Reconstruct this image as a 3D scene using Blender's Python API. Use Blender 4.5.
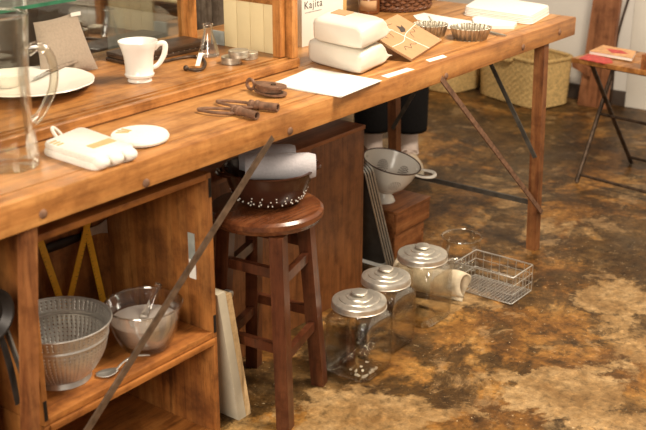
import bpy, bmesh, math, random
from math import sin, cos, pi, radians
from mathutils import Vector, Matrix
random.seed(7)
for o in list(bpy.data.objects): bpy.data.objects.remove(o)
S = bpy.context.scene
COL = S.collection

# ------------------------------------------------------------------ camera
CH, FPX, PITCH, HEAD = 1.40, 1100.0, radians(20.5), radians(37.4)
CF = Vector((cos(HEAD)*cos(PITCH), sin(HEAD)*cos(PITCH), -sin(PITCH)))
CR = Vector((sin(HEAD), -cos(HEAD), 0)); CU = CR.cross(CF)
cd = bpy.data.cameras.new('camera'); cam = bpy.data.objects.new('camera', cd); COL.objects.link(cam)
cam.matrix_world = Matrix(((CR.x, CU.x, -CF.x, 0), (CR.y, CU.y, -CF.y, 0), (CR.z, CU.z, -CF.z, CH), (0, 0, 0, 1)))
cd.sensor_width = 36; cd.lens = 36*FPX/646; cd.clip_start = .05
cd.dof.use_dof = True; cd.dof.focus_distance = 2.85; cd.dof.aperture_fstop = 5.0
S.camera = cam
def ray(x, y): return CF*FPX + CR*(x-323) + CU*(215-y)
def at(x, y, z):
    d = ray(x, y); return Vector((0, 0, CH)) + d*((z-CH)/d.z)
def at_y(x, y, yy):
    d = ray(x, y); return Vector((0, 0, CH)) + d*(yy/d.y)

# ------------------------------------------------------------------ light
W = bpy.data.worlds.new('world'); S.world = W; W.use_nodes = True
W.node_tree.nodes['Background'].inputs[0].default_value = (1.0, .86, .70, 1)
W.node_tree.nodes['Background'].inputs[1].default_value = .33
def area(name, loc, target, size, power, col):
    l = bpy.data.lights.new(name, 'AREA'); l.shape = 'RECTANGLE'; l.size, l.size_y = size; l.energy = power; l.color = col
    o = bpy.data.objects.new(name, l); COL.objects.link(o); o.location = loc
    o.rotation_euler = (Vector(target)-Vector(loc)).to_track_quat('-Z', 'Y').to_euler()
    return o
area('window_daylight', (-1.5, .1, 2.1), (1.7, 1.7, .5), (1.6, 1.3), 100, (1.0, .90, .76))
area('ceiling_lamp', (2.6, .5, 2.7), (2.5, 1.6, .2), (.7, .7), 78, (1.0, .86, .68))
S.view_settings.view_transform = 'Standard'; S.view_settings.look = 'None'
S.view_settings.exposure = .55; S.view_settings.gamma = 1; S.view_settings.use_curve_mapping = False

# ------------------------------------------------------------------ materials
def newmat(name):
    m = bpy.data.materials.new(name); m.use_nodes = True
    nt = m.node_tree; return m, nt, nt.nodes['Principled BSDF']
def N(nt, t, **kw):
    n = nt.nodes.new(t)
    for k, v in kw.items(): setattr(n, k, v)
    return n
def ramp(nt, stops):
    r = N(nt, 'ShaderNodeValToRGB'); e = r.color_ramp.elements
    while len(e) < len(stops): e.new(.5)
    for q, (p, c) in zip(e, stops): q.position = p; q.color = (*c, 1)
    return r
def c4(c): return (c[0], c[1], c[2], 1)
def coords(nt, scale, rnd=True):
    tc = N(nt, 'ShaderNodeTexCoord'); mp = N(nt, 'ShaderNodeMapping'); mp.inputs['Scale'].default_value = scale
    if rnd:
        oi = N(nt, 'ShaderNodeObjectInfo'); ml = N(nt, 'ShaderNodeVectorMath', operation='SCALE')
        ml.inputs[0].default_value = (3.1, 4.7, 2.3); nt.links.new(oi.outputs['Random'], ml.inputs['Scale'])
        ad = N(nt, 'ShaderNodeVectorMath', operation='ADD')
        nt.links.new(tc.outputs['Object'], ad.inputs[0]); nt.links.new(ml.outputs[0], ad.inputs[1])
        nt.links.new(ad.outputs[0], mp.inputs['Vector'])
    else: nt.links.new(tc.outputs['Object'], mp.inputs['Vector'])
    return mp
def bump(nt, b, src, s, d=.002):
    n = N(nt, 'ShaderNodeBump'); n.inputs['Strength'].default_value = s; n.inputs['Distance'].default_value = d
    nt.links.new(src, n.inputs['Height']); nt.links.new(n.outputs[0], b.inputs['Normal'])
def wood(name, dark, mid, light, axis='X', rough=.42, k=1.0, stain=.35, stainc=None, knots=.8, worn=1.0):
    m, nt, b = newmat(name); L = nt.links
    sc = {'X': (2.2, 34, 34), 'Y': (34, 2.2, 34), 'Z': (34, 34, 2.2)}[axis]
    mp = coords(nt, tuple(q*k for q in sc))
    n1 = N(nt, 'ShaderNodeTexNoise'); n1.inputs['Scale'].default_value = 1; n1.inputs['Detail'].default_value = 6; n1.inputs['Roughness'].default_value = .65
    n1.inputs['Distortion'].default_value = .6
    L.new(mp.outputs[0], n1.inputs['Vector'])
    r = ramp(nt, [(.28, dark), (.5, mid), (.72, light)]); L.new(n1.outputs[0], r.inputs[0])
    mp2 = coords(nt, (7, 7, 7)); n2 = N(nt, 'ShaderNodeTexNoise'); n2.inputs['Scale'].default_value = 1; n2.inputs['Detail'].default_value = 5
    L.new(mp2.outputs[0], n2.inputs['Vector'])
    r2 = ramp(nt, [(.50, (0, 0, 0)), (.72, (1, 1, 1))]); L.new(n2.outputs[0], r2.inputs[0])
    mu = N(nt, 'ShaderNodeMath', operation='MULTIPLY'); mu.inputs[1].default_value = stain; L.new(r2.outputs[0], mu.inputs[0])
    mx = N(nt, 'ShaderNodeMix', data_type='RGBA'); L.new(mu.outputs[0], mx.inputs[0]); L.new(r.outputs[0], mx.inputs[6])
    mx.inputs[7].default_value = c4(stainc or dark)
    mp3 = coords(nt, tuple(q*.55 for q in sc)); n3 = N(nt, 'ShaderNodeTexNoise'); n3.inputs['Scale'].default_value = 2.2; n3.inputs['Detail'].default_value = 3
    L.new(mp3.outputs[0], n3.inputs['Vector'])
    r3 = ramp(nt, [(.66, (0, 0, 0)), (.74, (.75*knots,)*3)]); L.new(n3.outputs[0], r3.inputs[0])
    mx3 = N(nt, 'ShaderNodeMix', data_type='RGBA'); L.new(r3.outputs[0], mx3.inputs[0]); L.new(mx.outputs[2], mx3.inputs[6]); mx3.inputs[7].default_value = c4(tuple(q*.35 for q in dark))
    mp4 = coords(nt, tuple((q*1.5)**.86 for q in sc)); n4 = N(nt, 'ShaderNodeTexNoise'); n4.inputs['Scale'].default_value = 1.6; n4.inputs['Detail'].default_value = 8; n4.inputs['Roughness'].default_value = .8
    L.new(mp4.outputs[0], n4.inputs['Vector']); r4 = ramp(nt, [(.34, (.50, .46, .42)), (.48, (.96, .96, .96)), (.68, (1.22, 1.24, 1.28))]); L.new(n4.outputs[0], r4.inputs[0])
    n5 = N(nt, 'ShaderNodeTexNoise'); n5.inputs['Scale'].default_value = 2.4; n5.inputs['Detail'].default_value = 9; n5.inputs['Roughness'].default_value = .72; L.new(mp2.outputs[0], n5.inputs['Vector'])
    r5 = ramp(nt, [(.38, (.60, .54, .50)), (.50, (1, 1, 1)), (.64, (1.18, 1.2, 1.24))]); L.new(n5.outputs[0], r5.inputs[0])
    mx5 = N(nt, 'ShaderNodeMix', data_type='RGBA', blend_type='MULTIPLY'); mx5.inputs[0].default_value = .8*worn; L.new(mx3.outputs[2], mx5.inputs[6]); L.new(r5.outputs[0], mx5.inputs[7])
    mx4 = N(nt, 'ShaderNodeMix', data_type='RGBA', blend_type='MULTIPLY'); mx4.inputs[0].default_value = worn; L.new(mx5.outputs[2], mx4.inputs[6]); L.new(r4.outputs[0], mx4.inputs[7])
    L.new(mx4.outputs[2], b.inputs['Base Color']); b.inputs['Roughness'].default_value = rough
    bump(nt, b, n1.outputs[0], .35, .0015)
    return m
def plain(name, col, rough=.5, metal=0, var=.12, scale=30, bmp=.15, spec=.5, sheen=0):
    m, nt, b = newmat(name); L = nt.links
    mp = coords(nt, (scale,)*3); n = N(nt, 'ShaderNodeTexNoise'); n.inputs['Scale'].default_value = 1; n.inputs['Detail'].default_value = 4
    L.new(mp.outputs[0], n.inputs['Vector'])
    lo = tuple(q*(1-var) for q in col); hi = tuple(min(1, q*(1+var)) for q in col)
    r = ramp(nt, [(.3, lo), (.7, hi)]); L.new(n.outputs[0], r.inputs[0]); L.new(r.outputs[0], b.inputs['Base Color'])
    b.inputs['Roughness'].default_value = rough; b.inputs['Metallic'].default_value = metal
    b.inputs['Specular IOR Level'].default_value = spec
    if sheen: b.inputs['Sheen Weight'].default_value = sheen
    if bmp: bump(nt, b, n.outputs[0], bmp, .001)
    return m
def thin_glass(name, tint=(.97, .97, .95), base=.05, edge=.55, rough=.02):
    m = bpy.data.materials.new(name); m.use_nodes = True; nt = m.node_tree; nt.nodes.clear(); L = nt.links
    out = N(nt, 'ShaderNodeOutputMaterial'); tr = N(nt, 'ShaderNodeBsdfTransparent'); gl = N(nt, 'ShaderNodeBsdfGlossy')
    tr.inputs[0].default_value = c4(tint); gl.inputs['Roughness'].default_value = rough; gl.inputs[0].default_value = (1, 1, 1, 1)
    lw = N(nt, 'ShaderNodeFresnel'); lw.inputs['IOR'].default_value = 1.5
    mr = N(nt, 'ShaderNodeMapRange'); mr.inputs['From Min'].default_value = .04; mr.inputs['From Max'].default_value = .7
    mr.inputs['To Min'].default_value = base; mr.inputs['To Max'].default_value = edge
    L.new(lw.outputs[0], mr.inputs[0]); mx = N(nt, 'ShaderNodeMixShader')
    L.new(mr.outputs[0], mx.inputs[0]); L.new(tr.outputs[0], mx.inputs[1]); L.new(gl.outputs[0], mx.inputs[2]); L.new(mx.outputs[0], out.inputs[0])
    return m
def floor_mat():
    m, nt, b = newmat('floor_patina'); L = nt.links
    def noise(scale, detail, dist=0., rough=.6, off=0.):
        tc = N(nt, 'ShaderNodeTexCoord'); mp = N(nt, 'ShaderNodeMapping'); mp.inputs['Location'].default_value = (off, off*1.7, 0)
        L.new(tc.outputs['Object'], mp.inputs[0]); n = N(nt, 'ShaderNodeTexNoise')
        n.inputs['Scale'].default_value = scale; n.inputs['Detail'].default_value = detail; n.inputs['Distortion'].default_value = dist; n.inputs['Roughness'].default_value = rough
        L.new(mp.outputs[0], n.inputs['Vector']); return n.outputs[0]
    def mixc(f, a, b, blend='MIX'):
        x = N(nt, 'ShaderNodeMix', data_type='RGBA', blend_type=blend)
        if isinstance(f, float): x.inputs[0].default_value = f
        else: L.new(f, x.inputs[0])
        L.new(a, x.inputs[6])
        if isinstance(b, tuple): x.inputs[7].default_value = c4(b)
        else: L.new(b, x.inputs[7])
        return x.outputs[2]
    def rmp(src, stops): q = ramp(nt, stops); L.new(src, q.inputs[0]); return q.outputs[0]
    g = lambda v: (v, v, v)
    tcx = N(nt, 'ShaderNodeTexCoord'); sx_ = N(nt, 'ShaderNodeSeparateXYZ'); L.new(tcx.outputs['Object'], sx_.inputs[0])
    wr = N(nt, 'ShaderNodeMapRange'); L.new(sx_.outputs[0], wr.inputs[0])          # dark patches spread more towards larger x
    for kk, vv in (('From Min', 1.7), ('From Max', 3.8), ('To Min', -.045), ('To Max', .03)): wr.inputs[kk].default_value = vv
    def biased(src): q = N(nt, 'ShaderNodeMath', operation='ADD'); L.new(src, q.inputs[0]); L.new(wr.outputs[0], q.inputs[1]); return q.outputs[0]
    col = rmp(noise(4.2, 15, .3, .68), [(.36, (.055, .027, .009)), (.44, (.12, .055, .015)), (.50, (.21, .098, .024)), (.57, (.30, .155, .042)), (.66, (.40, .25, .10))])
    tan = rmp(noise(7, 12, .2, .75, 4.), [(.38, (.20, .115, .045)), (.5, (.30, .19, .085)), (.62, (.42, .29, .15))])
    col = mixc(rmp(noise(1.5, 15, .35, .62, TAN_OFF), [(.545, g(0)), (.572, g(.85))]), col, tan)
    def patch(cx, cy, rx, ry, off):                                                # bare worn patches with ragged outlines
        v1 = N(nt, 'ShaderNodeVectorMath', operation='SUBTRACT'); v1.inputs[1].default_value = (cx, cy, 0); L.new(tcx.outputs['Object'], v1.inputs[0])
        v2 = N(nt, 'ShaderNodeVectorMath', operation='MULTIPLY'); v2.inputs[1].default_value = (1/rx, 1/ry, 0); L.new(v1.outputs[0], v2.inputs[0])
        ln = N(nt, 'ShaderNodeVectorMath', operation='LENGTH'); L.new(v2.outputs[0], ln.inputs[0])
        ad = N(nt, 'ShaderNodeMath', operation='MULTIPLY_ADD'); ad.inputs[1].default_value = 4.5; L.new(noise(5, 14, .3, .68, off), ad.inputs[0]); L.new(ln.outputs['Value'], ad.inputs[2])
        return rmp(ad.outputs[0], [(.0, g(.9)), (.999, g(.9))]) if False else mapr(ad.outputs[0])
    def mapr(src):
        q = N(nt, 'ShaderNodeMapRange'); L.new(src, q.inputs[0])
        for kk, vv in (('From Min', 3.15), ('From Max', 3.35), ('To Min', .9), ('To Max', 0.)): q.inputs[kk].default_value = vv
        return q.outputs[0]
    dark = rmp(noise(6, 12, .3, .72, 3.), [(.38, (.022, .012, .005)), (.5, (.05, .028, .010)), (.62, (.12, .066, .022))])
    col = mixc(rmp(biased(noise(2.3, 15, .35, .66, FLOOR_OFF)), [(.478, g(0)), (.525, g(.88))]), col, dark)
    col = mixc(rmp(noise(9, 14, .4, .72, 8.), [(.545, g(0)), (.60, g(.75))]), col, (.045, .024, .008))
    col = mixc(rmp(noise(5.5, 14, .5, .74, 15.), [(.56, g(0)), (.62, g(.55))]), col, (.34, .22, .11))
    col = mixc(1.0, col, rmp(noise(38, 9, .3, .75, 2.), [(.36, g(.45)), (.47, g(.92)), (.55, g(1.08)), (.66, g(1.7))]), 'MULTIPLY')
    col = mixc(rmp(noise(85, 6, .3, .7, 1.), [(.635, g(0)), (.67, g(.8))]), col, (.58, .46, .30))
    grain = rmp(noise(38, 9, .3, .75, 2.), [(.36, g(.5)), (.47, g(.92)), (.55, g(1.08)), (.66, g(1.6))])
    for cx, cy, rx, ry, off in PATCHES: col = mixc(patch(cx, cy, rx, ry, off), col, mixc(1.0, tan, grain, 'MULTIPLY'))
    col = mixc(1.0, col, (.95, .90, .82), 'MULTIPLY')
    L.new(col, b.inputs['Base Color'])
    rr = ramp(nt, [(.3, (.30,)*3), (.7, (.55,)*3)]); L.new(noise(6, 5), rr.inputs[0]); L.new(rr.outputs[0], b.inputs['Roughness'])
    b.inputs['Specular IOR Level'].default_value = .22
    bump(nt, b, noise(20, 8, .3, .7), .35, .003)
    return m
FLOOR_OFF, TAN_OFF = 2.0, 6.0
PATCHES = [(q.x, q.y, rx, ry, o) for q, rx, ry, o in ((at(562, 392, 0), .17, .14, 1.), (at(350, 418, 0), .16, .16, 7.), (at(622, 300, 0), .16, .10, 11.), (at(440, 300, 0), .13, .13, 21.))]

M = {}
M['floor'] = floor_mat()
M['table'] = wood('table_wood', (0.234, 0.090, 0.024), (0.450, 0.210, 0.065), (0.576, 0.308, 0.110), 'X', .38, .8, .5, (.30, .125, .038), .5, .65)
M['table_edge'] = wood('table_edge_wood', (0.229, 0.082, 0.019), (0.405, 0.168, 0.045), (0.546, 0.262, 0.079), 'X', .42, 1, .6, (.20, .075, .022), .6, .7)
M['leg'] = wood('leg_wood', (0.120, 0.037, 0.011), (0.225, 0.083, 0.025), (0.300, 0.130, 0.042), 'Z', .5, 1, .5)
M['case'] = wood('case_wood', (0.211, 0.077, 0.018), (0.378, 0.159, 0.042), (0.493, 0.234, 0.072), 'X', .36, .9, .3)
M['case_z'] = wood('case_wood_upright', (0.280, 0.102, 0.024), (0.470, 0.195, 0.051), (0.600, 0.288, 0.088), 'Z', .4, .9, .3)
M['crate'] = wood('crate_wood', (0.170, 0.052, 0.011), (0.306, 0.112, 0.024), (0.425, 0.185, 0.048), 'Z', .55, .5, .85, (.085, .028, .008))
M['crate_x'] = wood('crate_wood_flat', (0.216, 0.065, 0.012), (0.378, 0.139, 0.029), (0.495, 0.213, 0.054), 'X', .5, .5, .5, (.18, .06, .015))
M['box'] = wood('box_wood', (0.137, 0.047, 0.014), (0.221, 0.080, 0.024), (0.284, 0.110, 0.034), 'Z', .45, 1.2, .3)
M['stool'] = wood('stool_wood', (0.040, 0.012, 0.006), (0.086, 0.025, 0.010), (0.130, 0.042, 0.015), 'Z', .30, 1, .4)
M['stool_seat'] = wood('stool_seat_wood', (0.056, 0.017, 0.007), (0.120, 0.037, 0.013), (0.208, 0.078, 0.028), 'X', .26, 1, .4)
M['chest'] = wood('chest_wood', (.15, .05, .016), (.27, .095, .03), (.36, .15, .05), 'X', .45, .9, .3)
M['plank'] = wood('plank_wood', (.17, .06, .025), (.30, .12, .05), (.38, .17, .08), 'Z', .5, .7, .3)
M['iron'] = plain('iron', (.085, .055, .036), .5, .7, .5, 40, .3)
M['iron_dark'] = plain('dark_iron', (.028, .024, .022), .45, .6, .3, 40, .3)
M['iron_grey'] = plain('grey_iron', (.085, .075, .062), .5, .5, .3, 40, .3)
M['brace_iron'] = plain('worn_brace_iron', (.15, .10, .066), .42, .5, .4, 50, .3)
M['rust'] = plain('rusty_iron', (.19, .10, .058), .7, .35, .4, 70, .6)
M['steel'] = plain('brushed_steel', (.62, .60, .56), .42, .85, .12, 60, .1)
M['aluminium'] = plain('aluminium', (.72, .68, .60), .38, .85, .15, 50, .15)
M['tray'] = plain('tray_metal', (.66, .66, .63), .35, .9, .1, 40, .1)
M['tray_dark'] = plain('tray_surface', (.10, .09, .08), .4, .6, .2, 30, .1)
M['tin'] = plain('tin_metal', (.50, .45, .36), .42, .8, .25, 50, .2)
M['glass'] = thin_glass('clear_glass', (.985, .985, .975), .03, .6)
def thick_glass(name, col):
    m, nt, b = newmat(name); b.inputs['Base Color'].default_value = c4(col); b.inputs['Roughness'].default_value = .02
    b.inputs['Transmission Weight'].default_value = 1; b.inputs['IOR'].default_value = 1.48; return m
M['handle_glass'] = thin_glass('handle_glass', (.93, .91, .84), .12, .75)
M['solidglass'] = thick_glass('thick_glass', (.98, .97, .93))
M['jarglass'] = thin_glass('jar_glass', (.985, .98, .955), .02, .50)
M['case_glass'] = thin_glass('pane_glass', (.93, .95, .93), .07, .4)
M['shelf_glass'] = thin_glass('shelf_glass', (.80, .88, .82), .10, .5)
M['green_edge'] = plain('green_glass_edge', (.03, .13, .07), .15, 0, .2, 40, 0)
M['white'] = plain('white_china', (.78, .745, .69), .16, 0, .02, 10, 0)
M['cream_china'] = plain('cream_china', (.78, .735, .66), .2, 0, .03, 10, 0)
M['paper'] = plain('white_paper', (.76, .725, .66), .8, 0, .02, 20, .05)
M['cloth'] = plain('white_cloth', (.72, .675, .60), .95, 0, .05, 160, .6, .1, .3)
M['stripe'] = plain('beige_stripe', (.52, .36, .18), .95, 0, .1, 160, .6, .1)
M['towel'] = plain('lilac_towel', (.44, .41, .42), .95, 0, .08, 200, .7, .1, .3)
M['bagpaper'] = plain('glossy_white_pouch', (.70, .655, .56), .30, 0, .03, 18, .5)
M['kraft'] = plain('kraft_paper', (.42, .245, .12), .8, 0, .05, 60, .1)
M['ink'] = plain('dark_ink', (.05, .035, .025), .8, 0, .05, 20, 0)
M['grey_ink'] = plain('grey_ink', (.25, .22, .2), .8, 0, .05, 20, 0)
M['string'] = plain('cotton_string', (.78, .74, .66), .9, 0, .05, 100, .2)
M['linen'] = plain('taupe_linen', (.30, .235, .175), .95, 0, .08, 180, .6, .1, .3)
M['enamel'] = plain('white_enamel', (.84, .80, .72), .22, 0, .05, 15, .05)
M['enamel_rim'] = plain('chipped_enamel_edge', (.10, .06, .04), .5, 0, .3, 60, .1)
M['brown_enamel'] = plain('brown_enamel', (.040, .014, .008), .16, 0, .15, 30, .05)
M['yellow'] = plain('yellow_ruler', (.80, .42, .03), .45, 0, .1, 40, .05)
M['pale_board'] = plain('pale_painted_board', (.50, .44, .33), .6, 0, .08, 20, .15)
M['light_wood'] = wood('light_wood', (.50, .33, .16), (.62, .43, .22), (.70, .50, .28), 'Z', .55, 1, .2)
M['cream_panel'] = plain('cream_panel', (.74, .60, .34), .6, 0, .05, 12, .1)
M['grey_panel'] = plain('grey_panel', (.36, .33, .28), .35, 0, .10, 6, .1)
M['grey_boards'] = wood('weathered_boards', (.13, .09, .06), (.24, .18, .13), (.32, .25, .18), 'Z', .55, .6, .3)
M['blue_grey'] = plain('blue_grey_paint', (.30, .31, .28), .6, 0, .2, 30, .2)
M['dark_wood'] = wood('dark_wood', (.030, .015, .008), (.055, .030, .017), (.085, .048, .026), 'X', .35, .8, .3)
M['wall'] = plain('wall_plaster', (.74, .70, .64), .85, 0, .05, 5, .2)
M['door'] = plain('door_paint', (.80, .75, .66), .6, 0, .05, 6, .15)
M['base'] = plain('baseboard_dark', (.06, .04, .028), .6, 0, .2, 20, .2)
M['straw'] = plain('straw', (.64, .44, .18), .75, 0, .30, 90, .4)
M['straw_rim'] = plain('straw_rim', (.54, .36, .14), .75, 0, .30, 90, .4)
M['wicker'] = plain('wicker', (.13, .048, .018), .5, 0, .4, 90, .4)
M['trouser'] = plain('black_trousers', (.010, .009, .009), .95, 0, .2, 120, .4, .1)
M['sock'] = plain('pale_sock', (.74, .62, .56), .95, 0, .05, 150, .5)
M['shoe'] = plain('beige_shoe', (.60, .50, .37), .8, 0, .06, 90, .3)
M['sole'] = plain('shoe_sole', (.65, .58, .46), .8, 0, .05, 30, .1)
M['skin'] = plain('skin', (.55, .33, .22), .55, 0, .05, 30, .05)
M['shirt'] = plain('dark_shirt', (.06, .06, .07), .9, 0, .1, 90, .3)
M['hair'] = plain('black_hair', (.012, .009, .007), .5, 0, .2, 90, .3)
M['bark'] = plain('pale_bark', (.62, .52, .37), .85, 0, .30, 28, .5)
M['shell'] = plain('white_shell', (.80, .74, .64), .5, 0, .1, 60, .2)
M['milk'] = plain('cloudy_water', (.42, .37, .33), .12, 0, .05, 12, 0)
M['amber'] = plain('amber_glass', (.16, .05, .015), .12, 0, .2, 20, 0)
M['ochre'] = plain('ochre_card', (.55, .36, .13), .7, 0, .06, 30, .1)
M['red'] = plain('red_print', (.48, .06, .05), .6, 0, .35, 60, 0)
M['peach'] = plain('peach_print', (.62, .33, .15), .6, 0, .25, 50, 0)

# ------------------------------------------------------------------ mesh helpers
class MB:
    def __init__(s): s.v = []; s.f = []
    def add(s, vs, fs):
        k = len(s.v); s.v += [tuple(v) for v in vs]; s.f += [tuple(i+k for i in f) for f in fs]; return s
    def box(s, lo, hi, bev=.0, mat=None):
        bm = bmesh.new(); bmesh.ops.create_cube(bm, size=1)
        lo, hi = Vector(lo), Vector(hi)
        for v in bm.verts: v.co = Vector(((lo[i]+hi[i])/2+v.co[i]*(hi[i]-lo[i]) for i in range(3)))
        if bev: bmesh.ops.bevel(bm, geom=bm.edges[:]+bm.verts[:], offset=bev, segments=2, profile=.6, affect='EDGES')
        if mat: bmesh.ops.transform(bm, matrix=mat, verts=bm.verts)
        bm.verts.index_update(); s.add([v.co for v in bm.verts], [[v.index for v in f.verts] for f in bm.faces]); bm.free(); return s
    def loft(s, rings, cap0=True, cap1=True, closed=False, skip=None):
        n = len(rings[0]); vs = [p for r in rings for p in r]; fs = []
        m = len(rings)
        for i in range(m if closed else m-1):
            for j in range(n):
                if skip and skip(i, j): continue
                a = i*n+j; b = i*n+(j+1) % n; c = ((i+1) % m)*n+(j+1) % n; d = ((i+1) % m)*n+j; fs.append((a, b, c, d))
        if not closed:
            if cap0: fs.append(tuple(range(n-1, -1, -1)))
            if cap1: fs.append(tuple((m-1)*n+j for j in range(n)))
        return s.add(vs, fs)
    def lathe(s, prof, n=40, mat=None, cap0=True, cap1=True, skip=None, flute=None, sq=None):
        rings = []
        for i, (r, z) in enumerate(prof):
            ring = []
            for j in range(n):
                a = 2*pi*j/n; rr = max(r, 1e-4)
                if flute: rr *= flute(i, a)
                x, y = rr*cos(a), rr*sin(a)
                if sq and sq[i] > 0:
                    e = 2+sq[i]; q = (abs(cos(a))**e+abs(sin(a))**e)**(-1/e); x, y = rr*q*cos(a), rr*q*sin(a)
                p = Vector((x, y, z)); ring.append(mat @ p if mat else p)
            rings.append(ring)
        return s.loft(rings, cap0, cap1, False, skip)
    def tube(s, pts, r, n=8, closed=False, flat=1.0, up=None):
        pts = [Vector(p) for p in pts]
        if not closed and 4 <= len(pts) <= 14:          # round the bends
            rl = list(r) if isinstance(r, (list, tuple)) else [r]*len(pts); e = [pts[0]*2-pts[1]]+pts+[pts[-1]*2-pts[-2]]; np_, nr = [], []
            for i in range(len(pts)-1):
                a, b, c, d = e[i:i+4]
                for k in range(4):
                    t = k/4; np_.append(.5*(2*b+(c-a)*t+(2*a-5*b+4*c-d)*t*t+(3*b-a-3*c+d)*t**3)); nr.append(rl[i]+(rl[i+1]-rl[i])*t)
            pts = np_+[pts[-1]]; r = nr+[rl[-1]]
        m = len(pts); rings = []; prev = None
        for i, p in enumerate(pts):
            a = pts[(i-1) % m] if (closed or i > 0) else p; b = pts[(i+1) % m] if (closed or i < m-1) else p
            t = (b-a).normalized()
            if prev is None:
                u = Vector(up) if up else (Vector((0, 0, 1)) if abs(t.z) < .9 else Vector((1, 0, 0)))
            else: u = prev
            u = (u-t*u.dot(t)).normalized(); prev = u; w = t.cross(u)
            rr = r[i] if isinstance(r, (list, tuple)) else r
            rings.append([p+(u*cos(2*pi*k/n)*flat+w*sin(2*pi*k/n))*rr for k in range(n)])
        return s.loft(rings, closed=closed)
    def prism(s, poly, d0, d1, axis=2):
        def mk(p, d):
            q = list(p); q.insert(axis, d); return q
        n = len(poly); vs = [mk(p, d0) for p in poly]+[mk(p, d1) for p in poly]
        return s.add(vs, [tuple(range(n-1, -1, -1)), tuple(range(n, 2*n))]+[(i, (i+1) % n, n+(i+1) % n, n+i) for i in range(n)])
    def ball(s, c, r, n=12, sc=(1, 1, 1)):
        k = n//2; pr = [(sin(pi*i/k)*r, -cos(pi*i/k)*r) for i in range(k+1)]
        return s.lathe(pr, n, Matrix.Translation(c) @ Matrix.Diagonal((*sc, 1)))
    def build(s, name, mat, parent=None, smooth=35, loc=None, mods=None):
        me = bpy.data.meshes.new(name); me.from_pydata(s.v, [], s.f)
        bm = bmesh.new(); bm.from_mesh(me); bmesh.ops.recalc_face_normals(bm, faces=bm.faces); bm.to_mesh(me); bm.free()
        me.materials.append(M[mat])
        if smooth: me.shade_smooth(); me.set_sharp_from_angle(angle=radians(smooth))
        o = bpy.data.objects.new(name, me); COL.objects.link(o)
        if parent: o.parent = parent
        if loc is not None: o.location = loc
        return o
def tag(o, label=None, cat=None, group=None, kind=None):
    if label: o['label'] = label
    if cat: o['category'] = cat
    if group: o['group'] = group
    if kind: o['kind'] = kind
    return o
def thing(name, label, cat, loc=(0, 0, 0), rz=0, group=None, rot=None):
    o = bpy.data.objects.new(name, None); o.empty_display_size = .05; COL.objects.link(o)
    o.location = loc; o.rotation_euler = rot or (0, 0, rz)
    return tag(o, label, cat, group)
def text_mesh(txt, size):
    c = bpy.data.curves.new('lettering', 'FONT'); c.body = txt; c.size = size; c.extrude = .0002; c.space_character = 1.2
    o = bpy.data.objects.new('lettering', c); COL.objects.link(o)
    me = bpy.data.meshes.new_from_object(o.evaluated_get(bpy.context.evaluated_depsgraph_get()))
    bpy.data.objects.remove(o); bpy.data.curves.remove(c); return me
def solid(o, t, off=-1):
    md = o.modifiers.new('wall', 'SOLIDIFY'); md.thickness = t; md.offset = off; return o
def subd(o, l=1):
    md = o.modifiers.new('smooth', 'SUBSURF'); md.levels = l; md.render_levels = l; return o
def circ(c, r, n=32, z=0): return [Vector((c[0]+r*cos(2*pi*i/n), c[1]+r*sin(2*pi*i/n), c[2]+z)) for i in range(n)]
def RY(a): return Matrix.Rotation(a, 4, 'Y')
def RX(a): return Matrix.Rotation(a, 4, 'X')
def RZ(a): return Matrix.Rotation(a, 4, 'Z')
def TR(*p): return Matrix.Translation(p)

# ------------------------------------------------------------------ setting
T = .76
tag(MB().add([(-3, -4, 0), (5.1, -4, 0), (5.1, 6.2, 0), (-3, 6.2, 0), (-3, -4, -.05), (5.1, -4, -.05), (5.1, 6.2, -.05), (-3, 6.2, -.05)],
    [(0, 1, 2, 3), (4, 7, 6, 5), (0, 4, 5, 1), (1, 5, 6, 2), (2, 6, 7, 3), (3, 7, 4, 0)]).build('floor', 'floor', smooth=0), kind='structure', label='mottled brown and tan worn floor')
tag(MB().box((5.1, 2.02, 0), (5.22, 6.2, 2.8)).build('wall_right', 'wall', smooth=0), kind='structure')
tag(MB().box((5.1, -4, 2.15), (5.22, 2.02, 2.8)).build('wall_right', 'wall', smooth=0), kind='structure')
tag(MB().box((-3, 6.2, 0), (5.22, 6.32, 2.8)).build('wall_back', 'wall', smooth=0), kind='structure')
tag(MB().box((5.085, 2.02, 0), (5.1, 6.2, .075), .003).build('baseboard_right', 'base'), kind='structure')
def door(name, y0, y1):
    d = tag(MB().box((5.11, y0+.006, .012), (5.15, y1-.006, 2.14), .003).build(name, 'door'), kind='structure')
    for z0, z1 in ((.16, .92), (1.04, 1.98)):
        MB().box((5.102, y0+.09, z0), (5.112, y1-.09, z1), .004).build('panel', 'door', d)
    return d
door('door_1', 1.10, 1.90); door('door_2', .25, 1.08)
tag(MB().box((5.09, 1.90, 0), (5.16, 2.02, 2.15), .004).build('trim_1', 'door'), kind='structure')
tag(MB().box((5.11, -4, 0), (5.2, .25, 2.15)).build('wall_right', 'wall', smooth=0), kind='structure')

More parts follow.
